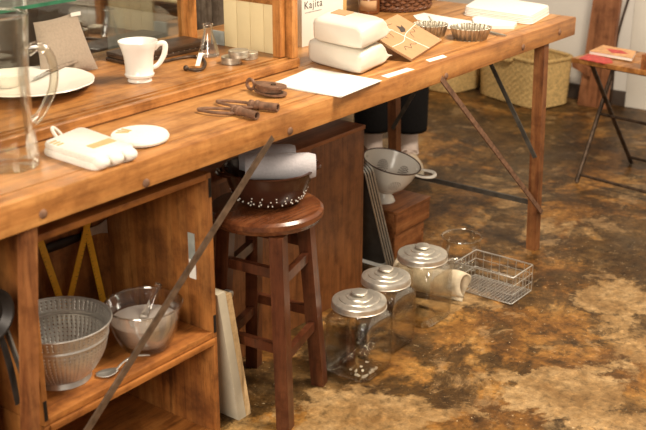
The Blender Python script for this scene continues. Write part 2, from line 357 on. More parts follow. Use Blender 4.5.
# ------------------------------------------------------------------ work table
YF, YB, XL, XR = 1.496, 2.31, .45, 3.295
tb = thing('work_table', 'long worn wooden work table with iron braces and bolted edge', 'table', (1.9, 1.9, 0))
def tl(p): return (p[0]-1.9, p[1]-1.9, p[2])
def tbox(lo, hi, bev, name, mat, par=None): return MB().box(tl(lo), tl(hi), bev).build(name, mat, par or tb)
tbox((XL, YF, .702), (XR, 1.546, T), .004, 'plank', 'table_edge')
for y0, y1 in ((1.5475, 1.752), (1.7535, 1.955), (1.9575, 2.13), (2.1315, YB)):
    tbox((XL, y0, .722), (XR, y1, T-random.random()*.0006), .0015, 'plank', 'table')
for x in (.6, 1.9, 2.95): tbox((x, 1.546, .70), (x+.07, YB-.02, .7225), .002, 'batten', 'leg')
FY, BY = 1.490, 2.045
LTOP = at_y(549, 43, 1.502).x-.015; LBOT = at_y(538.5, 258, 1.502).x-.015
LEGX = LTOP; LDX = LBOT-LTOP
for lx in (LEGX, 1.121):
    for ly in (FY, BY):
        w, dp = (.0155, .034) if lx > 2 else (.013, .024)
        rings = []
        for zz in (0, .70):
            xs = lx+((LDX if lx > 2 else -.070)*(1-zz/.70))
            rings.append([tl((xs-w, ly+.012, zz)), tl((xs+w, ly+.012, zz)), tl((xs+w, ly+.012+dp, zz)), tl((xs-w, ly+.012+dp, zz))])
        MB().loft(rings).build('leg', 'leg', tb, 0)
def bar(p, q, w, t, name, mat, nrm):
    p, q = Vector(tl(p)), Vector(tl(q)); d = (q-p).normalized(); n = Vector(nrm); s = d.cross(n).normalized()
    m = MB(); m.loft([[c+s*a*w/2+n*b*t/2 for a, b in ((-1, -1), (1, -1), (1, 1), (-1, 1))] for c in (p, q)])
    return m.build(name, mat, tb, 0)
for yy in (FY+.007, BY+.050):
    bar((2.475, yy, .715), (LEGX+LDX*.8+.010, yy, .135), .015, .005, 'brace', 'rust', (0, 1, 0))
    bar((1.775, yy, .715), (1.050, yy, .135), .015, .005, 'brace', 'brace_iron', (0, 1, 0))
for lx in (LEGX, 1.121):
    big = lx > 2; o = -.019 if big else .017
    sh = lambda z, q=(LDX if big else -.070): q*(1-z/.70)
    bar((lx+o+sh(.33), FY+.025, .33), (lx+o+sh(.715), 1.745, .716), .014, .004, 'knee_brace', 'iron_grey', (1, 0, 0))
    bar((lx+o+sh(.33), BY+.025, .33), (lx+o+sh(.715), 1.83, .716), .014, .004, 'knee_brace', 'iron_grey', (1, 0, 0))
    bar((lx+sh(.165), FY+.047, .165), (lx+sh(.165), BY+.0115, .165), .016, .010, 'stretcher', 'iron_grey', (1, 0, 0))
for px, py in ((559.6, 32), (523, 47), (446, 76), (290, 131), (146, 183), (43, 214)):
    p = at_y(px, py, YF)
    MB().lathe([(.009, -.002), (.009, .001), (.007, .003), (.003, .004)], 12, TR(*tl(p)) @ RX(pi/2)).build('bolt', 'rust', tb)

# ------------------------------------------------------------------ display case on the table
CX0, CX1, CY0, CY1 = .62, 2.186, 1.747, 2.135
B = T+.0305
case = thing('display_case', 'wooden display case frame with grooved base and glass back on the table', 'display case', (1.5, 1.95, T))
def cl(p): return (p[0]-1.5, p[1]-1.95, p[2]-T)
def cbox(lo, hi, bev, name, mat, par=None): return MB().box(cl(lo), cl(hi), bev).build(name, mat, par or case)
pr = [(CY0+.005, T), (CY0+.005, T+.0035), (CY0, T+.0045), (CY0, T+.024), (CY0+.003, T+.0265), (CY0+.012, T+.0265), (CY0+.013, T+.019), (CY0+.017, T+.019), (CY0+.018, T+.029),
      (CY0+.026, T+.029), (CY0+.027, T+.020), (CY0+.031, T+.020), (CY0+.032, T+.0305), (CY1, T+.0305), (CY1, T)]
MB().prism([(y-1.95, z-T) for y, z in pr], CX0-1.5, CX1-1.5, 0).build('base', 'case', case, 0)
cbox((2.139, 1.772, T+.031), (2.160, 1.798, T+.62), .002, 'post', 'case_z')
cbox((2.163, 1.752, T+.027), (2.186, 1.800, T+.62), .002, 'post', 'case_z')
cbox((2.150, 2.105, T+.0305), (2.184, 2.133, T+.62), .002, 'post', 'case_z')
cbox((.63, 1.772, T+.031), (.66, 1.800, T+.62), .002, 'post', 'case_z')
cbox((.63, 2.105, T+.031), (.66, 2.133, T+.62), .002, 'post', 'case_z')
cbox((2.1605, 1.8005, T+.158), (2.182, 2.1045, T+.20), .002, 'rail', 'case')
for i in range(4):
    y0 = 1.8005+i*.0465
    cbox((2.163, y0+.0006, T+.031), (2.172+(i % 2)*.002, y0+.0459, T+.158), .001, 'panel', 'cream_panel')
cbox((2.163, 1.988, T+.031), (2.172, 2.036, T+.068), .001, 'panel', 'blue_grey')
cbox((.66, 2.108, T+.59), (2.15, 2.13, T+.62), .002, 'rail', 'case'); cbox((.66, 1.775, T+.59), (2.127, 1.80, T+.62), .002, 'rail', 'case')
cbox((.64, 1.80, T+.59), (.66, 2.105, T+.62), .002, 'rail', 'case'); cbox((2.16, 1.80, T+.59), (2.18, 2.105, T+.62), .002, 'rail', 'case')
sx = at_y(183, 20, 2.12).x
cbox((sx-.008, 2.108, T+.031), (sx+.008, 2.132, T+.59), .002, 'stile', 'case_z')
cbox((.66, 2.118, T+.031), (sx-.008, 2.121, T+.59), 0, 'pane', 'case_glass')
cbox((sx+.008, 2.118, T+.031), (2.149, 2.121, T+.59), 0, 'pane', 'case_glass')
ge = at_y(40, 5, 1.93); gr = at_y(76, 0, 1.93).x; gz = ge.z
sh = cbox((.662, 1.932, gz-.004), (gr, 2.10, gz+.004), 0, 'glass_shelf', 'shelf_glass')
MB().box(cl((.662, 1.929, gz-.004)), cl((gr, 1.932, gz+.004))).build('edge', 'green_edge', sh, 0)
cbox((gr-.012, 2.0995, gz-.05), (gr-.004, 2.108, gz+.06), .001, 'shelf_bracket', 'steel')

# ------------------------------------------------------------------ crates under the table
CRX0, CRX1, CRY0, CRY1 = 1.150, 1.645, 1.562, 1.905
def crate(z0, z1, label, proud=0):
    c = thing('open_crate', label, 'crate', (1.4, 1.73, z0), 0, 'open crates under the table')
    def b(lo, hi, name, mat, par=None, bev=.0015): return MB().box((lo[0]-1.4, lo[1]-1.73, lo[2]-z0), (hi[0]-1.4, hi[1]-1.73, hi[2]-z0), bev).build(name, mat, par or c)
    b((CRX0, CRY0, z0), (CRX0+.013, CRY1, z1), 'side_board', 'crate'); b((CRX1-.013, CRY0, z0), (CRX1, CRY1, z1), 'side_board', 'crate')
    ym = CRY0-proud
    b((CRX0+.0135, CRY0+.001, z0), (CRX1-.0135, CRY1-.012, z0+.014), 'bottom_board', 'crate_x')
    b((CRX0+.0135, ym, z1-.014), (CRX1-.0135+proud, CRY1-.012, z1), 'top_board', 'crate_x')
    zm = (z0+z1)/2
    for q0, q1 in ((z0+.001, zm-.001), (zm+.001, z1-.001)): b((CRX0+.0135, CRY1-.0115, q0), (CRX1-.0135, CRY1, q1), 'back_board', 'crate')
    for zz in ((z0+.012, z1-.055) if z0 > 0 else ()):
        for x0 in (CRX0, CRX1-.012): b((x0+.002, CRY0-.0015, zz), (x0+.0095, CRY0, zz+.043), 'corner_bracket', 'iron_dark', None, 0)
    return c
CZ = .262
crate(0, CZ-.002, 'open wooden crate standing on the floor beneath another crate', .004)
crate(CZ, .655, 'open wooden crate holding a steel colander and a glass bowl')
FZ = CZ+.014
# neighbour crate beyond the table leg
n = thing('wooden_crate', 'closed brown wooden crate behind a hanging black iron pan', 'crate', (.8, 1.775, 0))
for k, (z0, z1) in enumerate(((0, .21), (.212, .42), (.422, .64))): MB().box((-.27, -.17, z0), (.262, -.157, z1), .002).build('front_board', 'crate', n)
for x in (-.27, .249): MB().box((x, -.156, 0), (x+.013, .18, .64), .002).build('side_board', 'crate', n)
MB().box((-.256, .167, 0), (.248, .18, .64), .002).build('back_board', 'crate', n); MB().box((-.27, -.17, .641), (.262, .18, .655), .002).build('top_board', 'crate_x', n)
pc = at_y(-12, 316, 1.577)
pan = thing('iron_pan', 'small black iron pan hanging against a crate beside the table leg', 'pan', pc)
PM = RX(pi/2)
MB().lathe([(.001, -.012), (.040, -.012), (.052, .004), (.054, .006), (.050, .006), (.038, -.008), (.001, -.008)], 32, PM, False, False).build('pan_body', 'iron_dark', pan)
MB().tube([(.022, .002, -.045), (.030, .0, -.09), (.036, -.002, -.14), (.041, -.002, -.20)], [.006, .007, .0075, .006], 8, flat=.5, up=(0, 1, 0)).build('handle', 'iron_dark', pan)

# things in the upper crate
def colander_skip(rows, cols):
    return lambda i, j: (i in rows) and (j % 2 == (rows.index(i) % 2)) if False else ((i in rows) and j % 2 == 0)
p = at(62, 376.5, FZ)
cn = thing('steel_colander', 'round steel colander with rows of small holes and a ring foot', 'colander', p)
def bowl_r(t): return .062+(.101-.062)*math.sin(min(t, 1)*pi/2)**.9
prof = [(.030, .0095), (.054, .0105), (.060, .0125)]; rows = set(); z_ = .0125
for i in range(10):
    for dz, hole in ((.0052, 0), (.0028, 1)):
        if hole: rows.add(len(prof)-1)
        z_ += dz; prof.append((bowl_r((z_-.0125)/.084), z_))
z_ += .004; prof += [(bowl_r((z_-.0125)/.084), z_), (.1035, z_+.001), (.1040, z_+.004), (.1020, z_+.006), (.1023, z_+.0085)]
z_ += .0085
for i in range(3):
    for dz, hole in ((.0046, 0), (.0027, 1)):
        if hole: rows.add(len(prof)-1)
        z_ += dz; prof.append((.1023+.006*(i+1)/3, z_))
prof += [(.1095, z_+.004), (.1115, z_+.005), (.1112, z_+.006)]
o = MB().lathe(prof, 256, None, True, False, lambda i, j: i in rows and j % 4 == 0).build('bowl', 'steel', cn, 60)
solid(o, .0010)
MB().lathe([(.061, 0), (.062, .001), (.058, .012), (.055, .012), (.058, .001)], 56, None, False, False).build('foot_ring', 'steel', cn)
MB().tube(circ((0, 0, z_+.0055), .1112, 72), .0020, 8, True).build('rim', 'steel', cn)
p = at(146, 345, FZ)
bw = thing('glass_bowl', 'clear glass bowl half filled with cloudy water', 'bowl', p)
BS = lambda L: [(q*1.20 if q > .01 else q, z*1.36) for q, z in L]
op = [(.001, .002), (.036, .002), (.042, .0), (.046, .004), (.056, .020), (.065, .045), (.069, .068), (.0715, .075)]
ip = [(.0695, .076), (.066, .067), (.062, .046), (.053, .022), (.042, .008), (.001, .006)]
MB().lathe(BS(op+ip), 56, None, False, False).build('bowl_wall', 'glass', bw)
MB().tube(circ((0, 0, .1027), .0846, 56), .0022, 8, True).build('rim', 'solidglass', bw)
MB().lathe(BS([(.001, .008), (.041, .009), (.052, .023), (.0605, .046), (.0610, .048), (.001, .048)]), 48, None, False, False).build('cloudy_water', 'milk', bw)
a = p+Vector((-.012, .002, .052)); e = at_y(159, 284, p.y+.004)
MB().tube([a, a.lerp(e, .12), a.lerp(e, .5), a.lerp(e, .9), e, e+(e-a)*.01], [.013, .011, .006, .0065, .009, .0085], 12).build('glass_reamer', 'solidglass')
r_ = bpy.data.objects['glass_reamer']; tag(r_, 'clear glass stirring rod standing in the cloudy water', 'glass rod')
# spoon
s0, s1, s2 = at(96, 375, FZ+.004), at(118, 372, FZ+.004), at(149, 355, FZ+.008)
sp = thing('serving_spoon', 'silver serving spoon lying on the crate floor', 'spoon', (s1.x, s1.y, FZ))
L_ = lambda v: Vector(v)-Vector((s1.x, s1.y, FZ))
ax = (s1-s0).normalized(); sd = Vector((-ax.y, ax.x, 0)); rings = []
for i in range(9):
    t = i/8; c = L_(s0.lerp(s1, t)); w = .0175*math.sin(pi*(.08+.84*t))**.7
    rings.append([c+sd*w*q+Vector((0, 0, (.004*(q*q-1)*math.sin(pi*t)+.0015+.006*t**3))) for q in (-1, -.5, 0, .5, 1)])
m = MB(); vs = [q for r in rings for q in r]; m.add(vs, [(i*5+j, i*5+j+1, i*5+j+6, i*5+j+5) for i in range(8) for j in range(4)])
solid(m.build('spoon_bowl', 'steel', sp, 60), .0012)
h0 = L_(s1)+Vector((0, 0, .006)); h1 = L_(s2)
MB().tube([h0-ax*.004, h0.lerp(h1, .2)+Vector((0, 0, .012)), h0.lerp(h1, .5)+Vector((0, 0, .014)), h0.lerp(h1, .8)+Vector((0, 0, .006)), h1], [.003, .003, .0035, .005, .004], 8, flat=.35, up=(0, 0, 1)).build('handle', 'steel', sp)
# rulers
YR = CRY1-.035
def ruler(pts, label):
    w = [at_y(x, y, YR) for x, y in pts]
    c = w[0]; o = thing('folding_ruler', label, 'ruler', (c.x, YR, FZ), 0, 'folding rulers in the crate')
    for i in range(len(w)-1):
        a, b2 = w[i]-Vector((c.x, YR, FZ)), w[i+1]-Vector((c.x, YR, FZ)); d = (b2-a).normalized(); s = Vector((d.z, 0, -d.x)); off = Vector((0, .0035*i, 0)); e = d*.008
        m = MB(); m.loft([[q+s*f*.0085+Vector((0, g*.0012, 0))+off for f, g in ((-1, -1), (1, -1), (1, 1), (-1, 1))] for q in (a-e, b2+e)])
        st = m.build('strip', 'yellow', o, 0)
        mk = MB()
        for q in range(1, 22):
            cc = a.lerp(b2, q/22)+off+Vector((0, -.0014, 0)); ll = .004 if q % 5 else .0075
            mk.add([cc+s*.0085-d*.0004, cc+s*.0085+d*.0004, cc+s*(.0085-ll)+d*.0004, cc+s*(.0085-ll)-d*.0004], [(0, 1, 2, 3)])
        mk.build('graduation', 'ink', st, 0)['kind'] = 'stuff'
        if i: MB().lathe([(.004, -.003), (.004, -.0012), (.001, -.001)], 10, TR(*(a+off+Vector((0, -.0035, 0)))) @ RX(pi/2)).build('rivet', 'iron', o)
def base_pt(x0, y0, x1, y1):
    a, b2 = at_y(x0, y0, YR), at_y(x1, y1, YR); t = (FZ+.010-a.z)/(b2.z-a.z); q = a.lerp(b2, t)
    u = q-Vector((0, 0, CH)); dd = u.dot(CF); return (323+FPX*u.dot(CR)/dd, 215-FPX*u.dot(CU)/dd)
ruler([(39, 238), base_pt(39, 238, 57, 290)], 'single yellow ruler strip leaning behind the steel colander')
ruler([base_pt(87, 226, 73, 285), (87, 226), base_pt(87, 226, 102, 292)], 'yellow folding ruler opened into an upside-down V')
# scraper on crate back
YS = CRY1-.0115
a, b2, c3, d3 = at_y(44, 250, YS-.006), at_y(80, 237, YS-.006), at_y(82, 235, YS-.004), at_y(107, 226, YS-.004)
sc = thing('scraper', 'steel scraper with a black handle fixed to the crate back', 'scraper', a)
MB().tube([(0, 0, 0), (b2-a)*.5, b2-a], [.011, .012, .009], 8, flat=.4, up=(0, 1, 0)).build('handle', 'iron_dark', sc)
u = (d3-c3).normalized(); w = Vector((u.z, 0, -u.x))
MB().loft([[q-a+w*s*ww+Vector((0, g*.0012, 0)) for s, g in ((-1, -1), (1, -1), (1, 1), (-1, 1))] for q, ww in ((c3, .008), (c3.lerp(d3, .7), .011), (d3, .017))]).build('blade', 'steel', sc, 0)
# label strip on crate side
XW = CRX1-.0135
def at_x(x, y, xx): d = ray(x, y); return Vector((0, 0, CH))+d*(xx/d.x)
q0, q1 = at_x(191, 233, XW-.001), at_x(195, 279, XW-.001)
ls = thing('label_strip', 'small dark green and white label stuck inside the crate wall', 'label', (XW-.001, q0.y, q1.z))
hh = q0.z-q1.z
MB().box((-.0008, -.010, hh*.42), (.0008, .010, hh)).build('dark_half', 'blue_grey', ls, 0); MB().box((-.0008, -.010, 0), (.0008, .010, hh*.42)).build('white_half', 'paper', ls, 0)

# ------------------------------------------------------------------ stool
st = thing('stool', 'dark wooden stool with a round seat and square legs', 'stool', (1.862, 1.594, 0))
SZ = .512
MB().lathe([(.001, SZ-.034), (.118, SZ-.034), (.131, SZ-.030), (.138, SZ-.018), (.137, SZ-.007), (.130, SZ-.001), (.115, SZ), (.001, SZ)], 56, None, False, False).build('seat', 'stool_seat', st)
feet = [(1.764, 1.462), (1.985, 1.529), (1.957, 1.728), (1.742, 1.662)]
fl = [Vector((x-1.862, y-1.594, 0)) for x, y in feet]
def legpt(i, z): return fl[i]*(1-.30*z/SZ)+Vector((0, 0, z))
ANG = math.atan2(fl[1].y-fl[0].y, fl[1].x-fl[0].x)
ex, ey = Vector((cos(ANG), sin(ANG), 0)), Vector((-sin(ANG), cos(ANG), 0))
for i in range(4):
    w = .0165
    MB().loft([[legpt(i, z)+ex*a*w+ey*b*w for a, b in ((-1, -1), (1, -1), (1, 1), (-1, 1))] for z in (0, SZ-.035)]).build('leg', 'stool', st, 0)
def rail(i, j, z):
    a, b2 = legpt(i, z), legpt(j, z); d = (b2-a).normalized(); n = d.cross(Vector((0, 0, 1))); a += d*.0165; b2 -= d*.0165
    MB().loft([[q+n*s*.008+Vector((0, 0, g*.012)) for s, g in ((-1, -1), (1, -1), (1, 1), (-1, 1))] for q in (a, b2)]).build('stretcher', 'stool', st, 0)
for i, j, z in ((0, 1, .365), (2, 3, .365), (1, 2, .40), (3, 0, .385), (0, 1, .175), (2, 3, .175), (1, 2, .21), (3, 0, .20)): rail(i, j, z)
# brown colander with towels
bc = thing('brown_colander', 'dark brown enamel colander on the stool seat', 'colander', (1.885, 1.602, SZ))
prof = [(.046, 0), (.060, .003), (.072, .012), (.083, .030), (.092, .055), (.0965, .078), (.097, .082), (.102, .084), (.103, .087), (.098, .088), (.094, .080), (.089, .055), (.079, .030), (.068, .015), (.001, .006)]
MB().lathe([(q*1.08 if q > .01 else q, z) for q, z in prof], 56, None, True, False).build('bowl', 'brown_enamel', bc)
hm = MB()
random.seed(3)
for r_, z_, nn in ((.0845, .020, 30), (.0882, .0275, 30), (.0920, .036, 30), (.082, .0155, 24)):
    for q in range(nn):
        a = 2*pi*(q+random.random()*.6)/nn
        if random.random() < .25: continue
        hm.lathe([(.0017, -.001), (.0017, .0012), (.0004, .0014)], 6, TR(r_*cos(a), r_*sin(a), z_) @ RZ(a) @ RY(pi/2+.42))
hm.build('hole_dots', 'enamel', bc)['kind'] = 'stuff'  # pale discs marking the holes
for s in (0, pi):
    a0 = 2.5+s
    MB().tube([(.1*cos(a0-.3), .1*sin(a0-.3), .080), (.118*cos(a0-.15), .118*sin(a0-.15), .082), (.121*cos(a0), .121*sin(a0), .082), (.118*cos(a0+.15), .118*sin(a0+.15), .082), (.1*cos(a0+.3), .1*sin(a0+.3), .080)], .006, 8).build('handle', 'brown_enamel', bc)
def roll(name, label, c, L, r, ang, mat, tilt=0, sx=1.0):
    rings = []; n = 28
    for i in range(11):
        t = i/10; rr = r*(1-.0*t)*(1 if 0 < i < 10 else .86); xx = (t-.5)*L
        rings.append([Vector((xx, rr*cos(2*pi*j/n)*sx*(1+.02*sin(5*t*pi)), rr*sin(2*pi*j/n)*(1+.03*sin(3*2*pi*j/n)))) for j in range(n)])
    o = thing(name, label, 'towel', c, 0, 'rolled towels in the brown colander', (0, tilt, ang))
    MB().loft(rings).build('roll', mat, o, 50)
    sp_ = []
    for i in range(46):
        a = i/45*4.6*pi; q = r*.80*(1-i/45*.88); sp_.append((L/2-.0008, q*cos(a)*sx, q*sin(a)))
    MB().tube(sp_, .0012, 5).build('fold_edge', mat, o)
    return o
roll('rolled_towel', 'pale lilac towel roll lying across the front of the brown colander', (1.887, 1.568, SZ+.094), .165, .031, -.86, 'towel', 0, .95)
roll('rolled_towel', 'pale lilac towel roll behind another one in the brown colander', (1.915, 1.632, SZ+.096), .135, .031, -.80, 'towel', 0, .9)

# pale plank leaning on crate
pb = thing('leaning_plank', 'pale painted plank with a light wood strip leaning beside the crate', 'plank', (1.70, 1.53, 0))
PY = 1.572
u1 = at_y(231, 291, PY); u0 = at_y(254, 430, PY); tq = u1.z/(u1.z-u0.z); ub = u1.lerp(u0, tq); ZT = u1.z; PO = Vector((1.70, 1.53, 0))
def slab(x0, x1, mat, name, h=1.0, d=.10):
    m = MB(); m.loft([[ub.lerp(u1, t)-PO+Vector((x, y, 0)) for x, y in ((x0, 0), (x1, 0), (x1, d), (x0, d))] for t in (0, h)])
    return m.build(name, mat, pb, 0)
slab(-.045, -.0185, 'pale_board', 'painted_board', 1.015, .07); slab(-.018, .0, 'light_wood', 'wood_strip', .985, .05)
pe = ub.lerp(u1, .985)-PO
MB().lathe([(.010, -.006), (.010, .010), (.007, .012), (.001, .012)], 20, TR(pe.x+.011, pe.y+.022, pe.z-.012) @ RX(pi/2)).build('metal_cap', 'tray', pb)

# tall wooden box behind the stool
wb = thing('wooden_box', 'tall plain brown wooden box standing behind the stool', 'box', (2.2, 1.86, 0))
MB().box((-.42, -.081, 0), (.325, -.066, .513), .002).build('front_board', 'box', wb)
MB().box((-.42, .065, 0), (.325, .08, .513), .002).build('back_board', 'box', wb)
for x in (-.42, .310): MB().box((x, -.0655, 0), (x+.015, .0645, .513), .002).build('side_board', 'box', wb)
MB().box((-.424, -.083, .5135), (.329, .083, .526), .002).build('lid', 'chest', wb)
# trays leaning on the box end
def tray(k):
    o = thing('metal_tray', ['grey metal tray with rounded corners leaning directly on the brown box', 'grey metal tray, second in the leaning stack from the brown box', 'grey metal tray, third in the leaning stack from the brown box', 'outermost grey metal tray of the leaning stack, facing the flat boxes'][k], 'tray', (2.712+.013*k, 1.925, .0), 0, 'metal trays leaning against the box', (0, math.atan2(-.150, .40), 0))
    w, h, r = .125, .42, .035; pts = []
    for cx, cz, a0 in ((w-r, h-r, 0), (-w+r, h-r, pi/2), (-w+r, r, pi), (w-r, r, 3*pi/2)):
        for q in range(7): a = a0+q*pi/12; pts.append((cx+r*cos(a), cz+r*sin(a)))
    inn = [((y)*.91, h/2+(z-h/2)*.95) for y, z in pts]
    MB().loft([[Vector((.0, y, z)) for y, z in inn], [Vector((.0012, y, z)) for y, z in inn]]).build('sheet', 'tray_dark', o, 30)
    rg = [[Vector((x, y, z)) for y, z in ps] for x, ps in ((.0, inn), (-.012, pts), (-.0132, pts), (.0012, inn))]
    MB().loft(rg, False, False).build('raised_edge', 'tray', o, 40)
    MB().tube([Vector((-.0126, y, z)) for y, z in pts], .0030, 6, True).build('rolled_edge', 'tray', o)
for k in range(4): tray(k)

# ------------------------------------------------------------------ flat boxes, enamel colander
def flatbox(x0, x1, y0, y1, z0, z1, label):
    o = thing('flat_wooden_box', label, 'box', ((x0+x1)/2, (y0+y1)/2, z0), 0, 'flat wooden boxes under the enamel colander')
    cx, cy = (x0+x1)/2, (y0+y1)/2; h = z1-z0; w, d = (x1-x0)/2, (y1-y0)/2
    for s in (-1, 1):
        MB().box((-w, min(s*d, s*(d-.012)), 0), (w, max(s*d, s*(d-.012)), h-.0085), .0012).build('long_side', 'chest', o)
        MB().box((min(s*w, s*(w-.012)), -d+.0125, 0), (max(s*w, s*(w-.012)), d-.0125, h-.0085), .0012).build('short_side', 'chest', o)
    MB().box((-w+.0125, -d+.0125, 0), (w-.0125, d-.0125, .008)).build('bottom', 'chest', o, 0)
    MB().box((-w-.003, -d-.003, h-.008), (w+.003, d+.003, h), .0015).build('lid', 'chest', o)
    for i in range(4):
        MB().box((w-.012, -d-.0006, .008+i*(h-.016)/4), (w+.0003, -d+.001, .008+(i+.5)*(h-.016)/4)).build('finger_joint', 'box', o, 0)
flatbox(2.800, 2.975, 1.845, 2.025, 0, .085, 'flat brown wooden box on the floor under another box')
flatbox(2.792, 2.992, 1.835, 2.035, .085, .162, 'flat brown wooden box carrying the white enamel colander')
EZ = .162
en = thing('enamel_colander', 'white enamel colander with chipped dark rim and handles', 'colander', (2.862, 1.932, EZ), 0, None, (0, 0, 0))
tiltM = TR(0, 0, .035) @ Matrix.Rotation(radians(-12), 4, Vector((-CF.x, -CF.y, 0)).normalized()) @ Matrix.Rotation(radians(7), 4, CR)
prof = [(q*1.1 if q > .01 else q, z*1.1) for q, z in [(.022, 0), (.035, .008), (.056, .030), (.072, .060), (.082, .090), (.086, .100), (.0875, .100), (.083, .089), (.073, .059), (.057, .029), (.035, .0095), (.001, .004)]]
MB().lathe(prof, 56, tiltM, True, False).build('bowl', 'enamel', en)
MB().lathe([(.036, 0), (.037, .002), (.030, .016), (.022, .032), (.021, .040), (.018, .040), (.026, .016), (.033, .002)], 40, None, False, False).build('foot', 'enamel', en)
MB().tube([tiltM @ q for q in circ((0, 0, .11), .0958, 64)], .0022, 8, True).build('rim', 'enamel_rim', en)
hm = MB()
def prof_r(z):
    z /= 1.1; return 1.1*prof_r0(z)
def prof_r0(z): return 0.035+(z-.008)*(.056-.035)/.022 if z < .03 else .056+(z-.03)*(.016)/.03 if z < .06 else .072+(z-.06)*.010/.03
for az in range(6):
    a0 = math.atan2(-CF.y, -CF.x)+.25+az*pi/3
    for z0 in (.058,):
        for rr, nn in ((0, 1), (.006, 6), (.012, 11), (.018, 14)):
            for q in range(nn):
                b_ = 2*pi*q/nn; z_ = z0+rr*sin(b_); r_ = prof_r(z_); a = a0+rr*cos(b_)/r_
                for inside in (0, 1):
                    rad = r_+(-.0024 if inside else .0009)
                    hm.lathe([(.0022, -.0007), (.0022, .0007)], 6, tiltM @ TR(rad*cos(a), rad*sin(a), z_) @ RZ(a) @ RY(pi/2+.42))
hm.build('hole_pattern', 'enamel_rim', en)['kind'] = 'stuff'
for s in (0, pi):
    a0 = math.atan2(CR.y, CR.x)+s-.15
    def hp(r, a, z): return tiltM @ Vector((r*1.08*cos(a0+a), r*1.08*sin(a0+a), z*1.1))
    MB().tube([hp(.080, -.30, .086), hp(.105, -.26, .088), hp(.128, -.16, .092), hp(.135, 0, .093), hp(.128, .16, .092), hp(.105, .26, .088), hp(.080, .30, .086)], [.005, .006, .007, .0075, .007, .006, .005], 10, flat=.7).build('handle', 'enamel', en)

# ------------------------------------------------------------------ jars
def jar(c, s, label, lidded=True, h=.200):
    o = thing('glass_jar', label, 'jar', (c[0], c[1], 0), 0, 'square glass jars in a row on the floor')
    w = .068*s
    pr = [(w*.55, .004), (w*.92, .0), (w, .006), (w*1.02, .03), (w*1.02, h*.70), (w*1.0, h*.77), (w*.93, h*.82), (w*.86, h*.86), (w*.86, h*.97), (w*.90, h)]
    sq = [3, 5, 6, 7, 7, 6, 3, .6, 0, 0]
    ip = [(r-.003, z+(.004 if z < .02 else 0)) for r, z in pr][::-1]
    ob = MB().lathe(pr+ip, 72, None, False, False, None, None, sq+sq[::-1]).build('jar_body', 'jarglass', o, 50)
    MB().lathe([(w*.62, .0065), (w*.68, .0095), (w*.60, .0065)], 48, None, False, False).build('base_ring', 'jarglass', ob)
    MB().tube(circ((0, 0, h*.865), w*.875, 48), .0022, 6, True).build('neck_ring', 'jarglass', ob)
    for q in range(4):
        a = pi/4+q*pi/2; MB().ball((w*1.04*cos(a), w*1.04*sin(a), h*.79), .0065, 10, (1, 1, 1)).build('corner_boss', 'jarglass', ob)
    if lidded:
        R_ = .0715*s
        lp = [(R_, h-.018), (R_, h-.003), (R_*.98, h), (R_*.84, h+.003), (R_*.74, h+.0035), (R_*.72, h+.0065), (R_*.56, h+.0085), (R_*.49, h+.0085), (R_*.47, h+.012), (R_*.32, h+.0135), (.001, h+.014)]
        ld = MB().lathe(lp, 56, None, False, False).build('lid', 'aluminium', o, 25)
        MB().tube(circ((0, 0, h-.017), R_, 56), .0015, 6, True).build('rolled_edge', 'aluminium', ld)
        kz = h+.0135
        MB().lathe([(R_*.14, kz), (R_*.15, kz+.002), (R_*.27, kz+.004), (R_*.30, kz+.0075), (R_*.27, kz+.0105), (R_*.15, kz+.012), (.001, kz+.0125)], 32, None, False, False).build('knob', 'aluminium', ld, 40)
    return o
JC = [(2.112, 1.497), (2.280, 1.528), (2.478, 1.537)]
jar(JC[0], 1.0, 'lidded square glass jar with white shell chips, beside the stool')
jar(JC[1], .94, 'lidded square glass jar, middle one of three with metal lids', h=.200)
jar(JC[2], 1.0, 'lidded square glass jar in front of the curled pale bark')
# open round jar
oj = thing('open_glass_jar', 'round clear glass jar without a lid behind the wire basket', 'jar', (2.868, 1.634, 0))
pr = [(.001, .003), (.048, .0), (.056, .006), (.057, .06), (.056, .085), (.052, .098), (.051, .104), (.054, .118), (.058, .122), (.0575, .124), (.052, .120), (.048, .104), (.049, .097), (.053, .085), (.054, .06), (.053, .010), (.001, .007)]
pr = [(q*1.12 if q > .01 else q, z*.86) for q, z in pr]
MB().lathe(pr, 56, None, False, False).build('jar_body', 'jarglass', oj)
MB().tube(circ((0, 0, .1054), .0644, 56), .002, 8, True).build('rim', 'solidglass', oj)
# shell chips in first jar
random.seed(11)
sh_me = []
for k in range(4):
    m = MB(); m.ball((0, 0, 0), .0042, 7, (1.2, .9, .7)); m.v = [tuple(q*(1+random.uniform(-.25, .25)) for q in v) for v in m.v]; o = m.build('shell_chip', 'shell', None, 50); sh_me.append(o.data); bpy.data.objects.remove(o)
for k in range(20):
    px, py = random.gauss(368, 9), random.gauss(371, 5)
    p = at(px, py, .012); p.x = max(JC[0][0]-.05, min(JC[0][0]+.052, p.x)); p.y = max(JC[0][1]-.052, min(JC[0][1]+.05, p.y))
    o = bpy.data.objects.new('shell_chip', sh_me[k % 4]); COL.objects.link(o); o.location = (p.x, p.y, .0115); o.rotation_euler = (random.random()*.5, random.random()*.5, random.random()*6)
    tag(o, 'small white shell chip at the bottom of the glass jar', 'shell', 'shell chips in the jar')
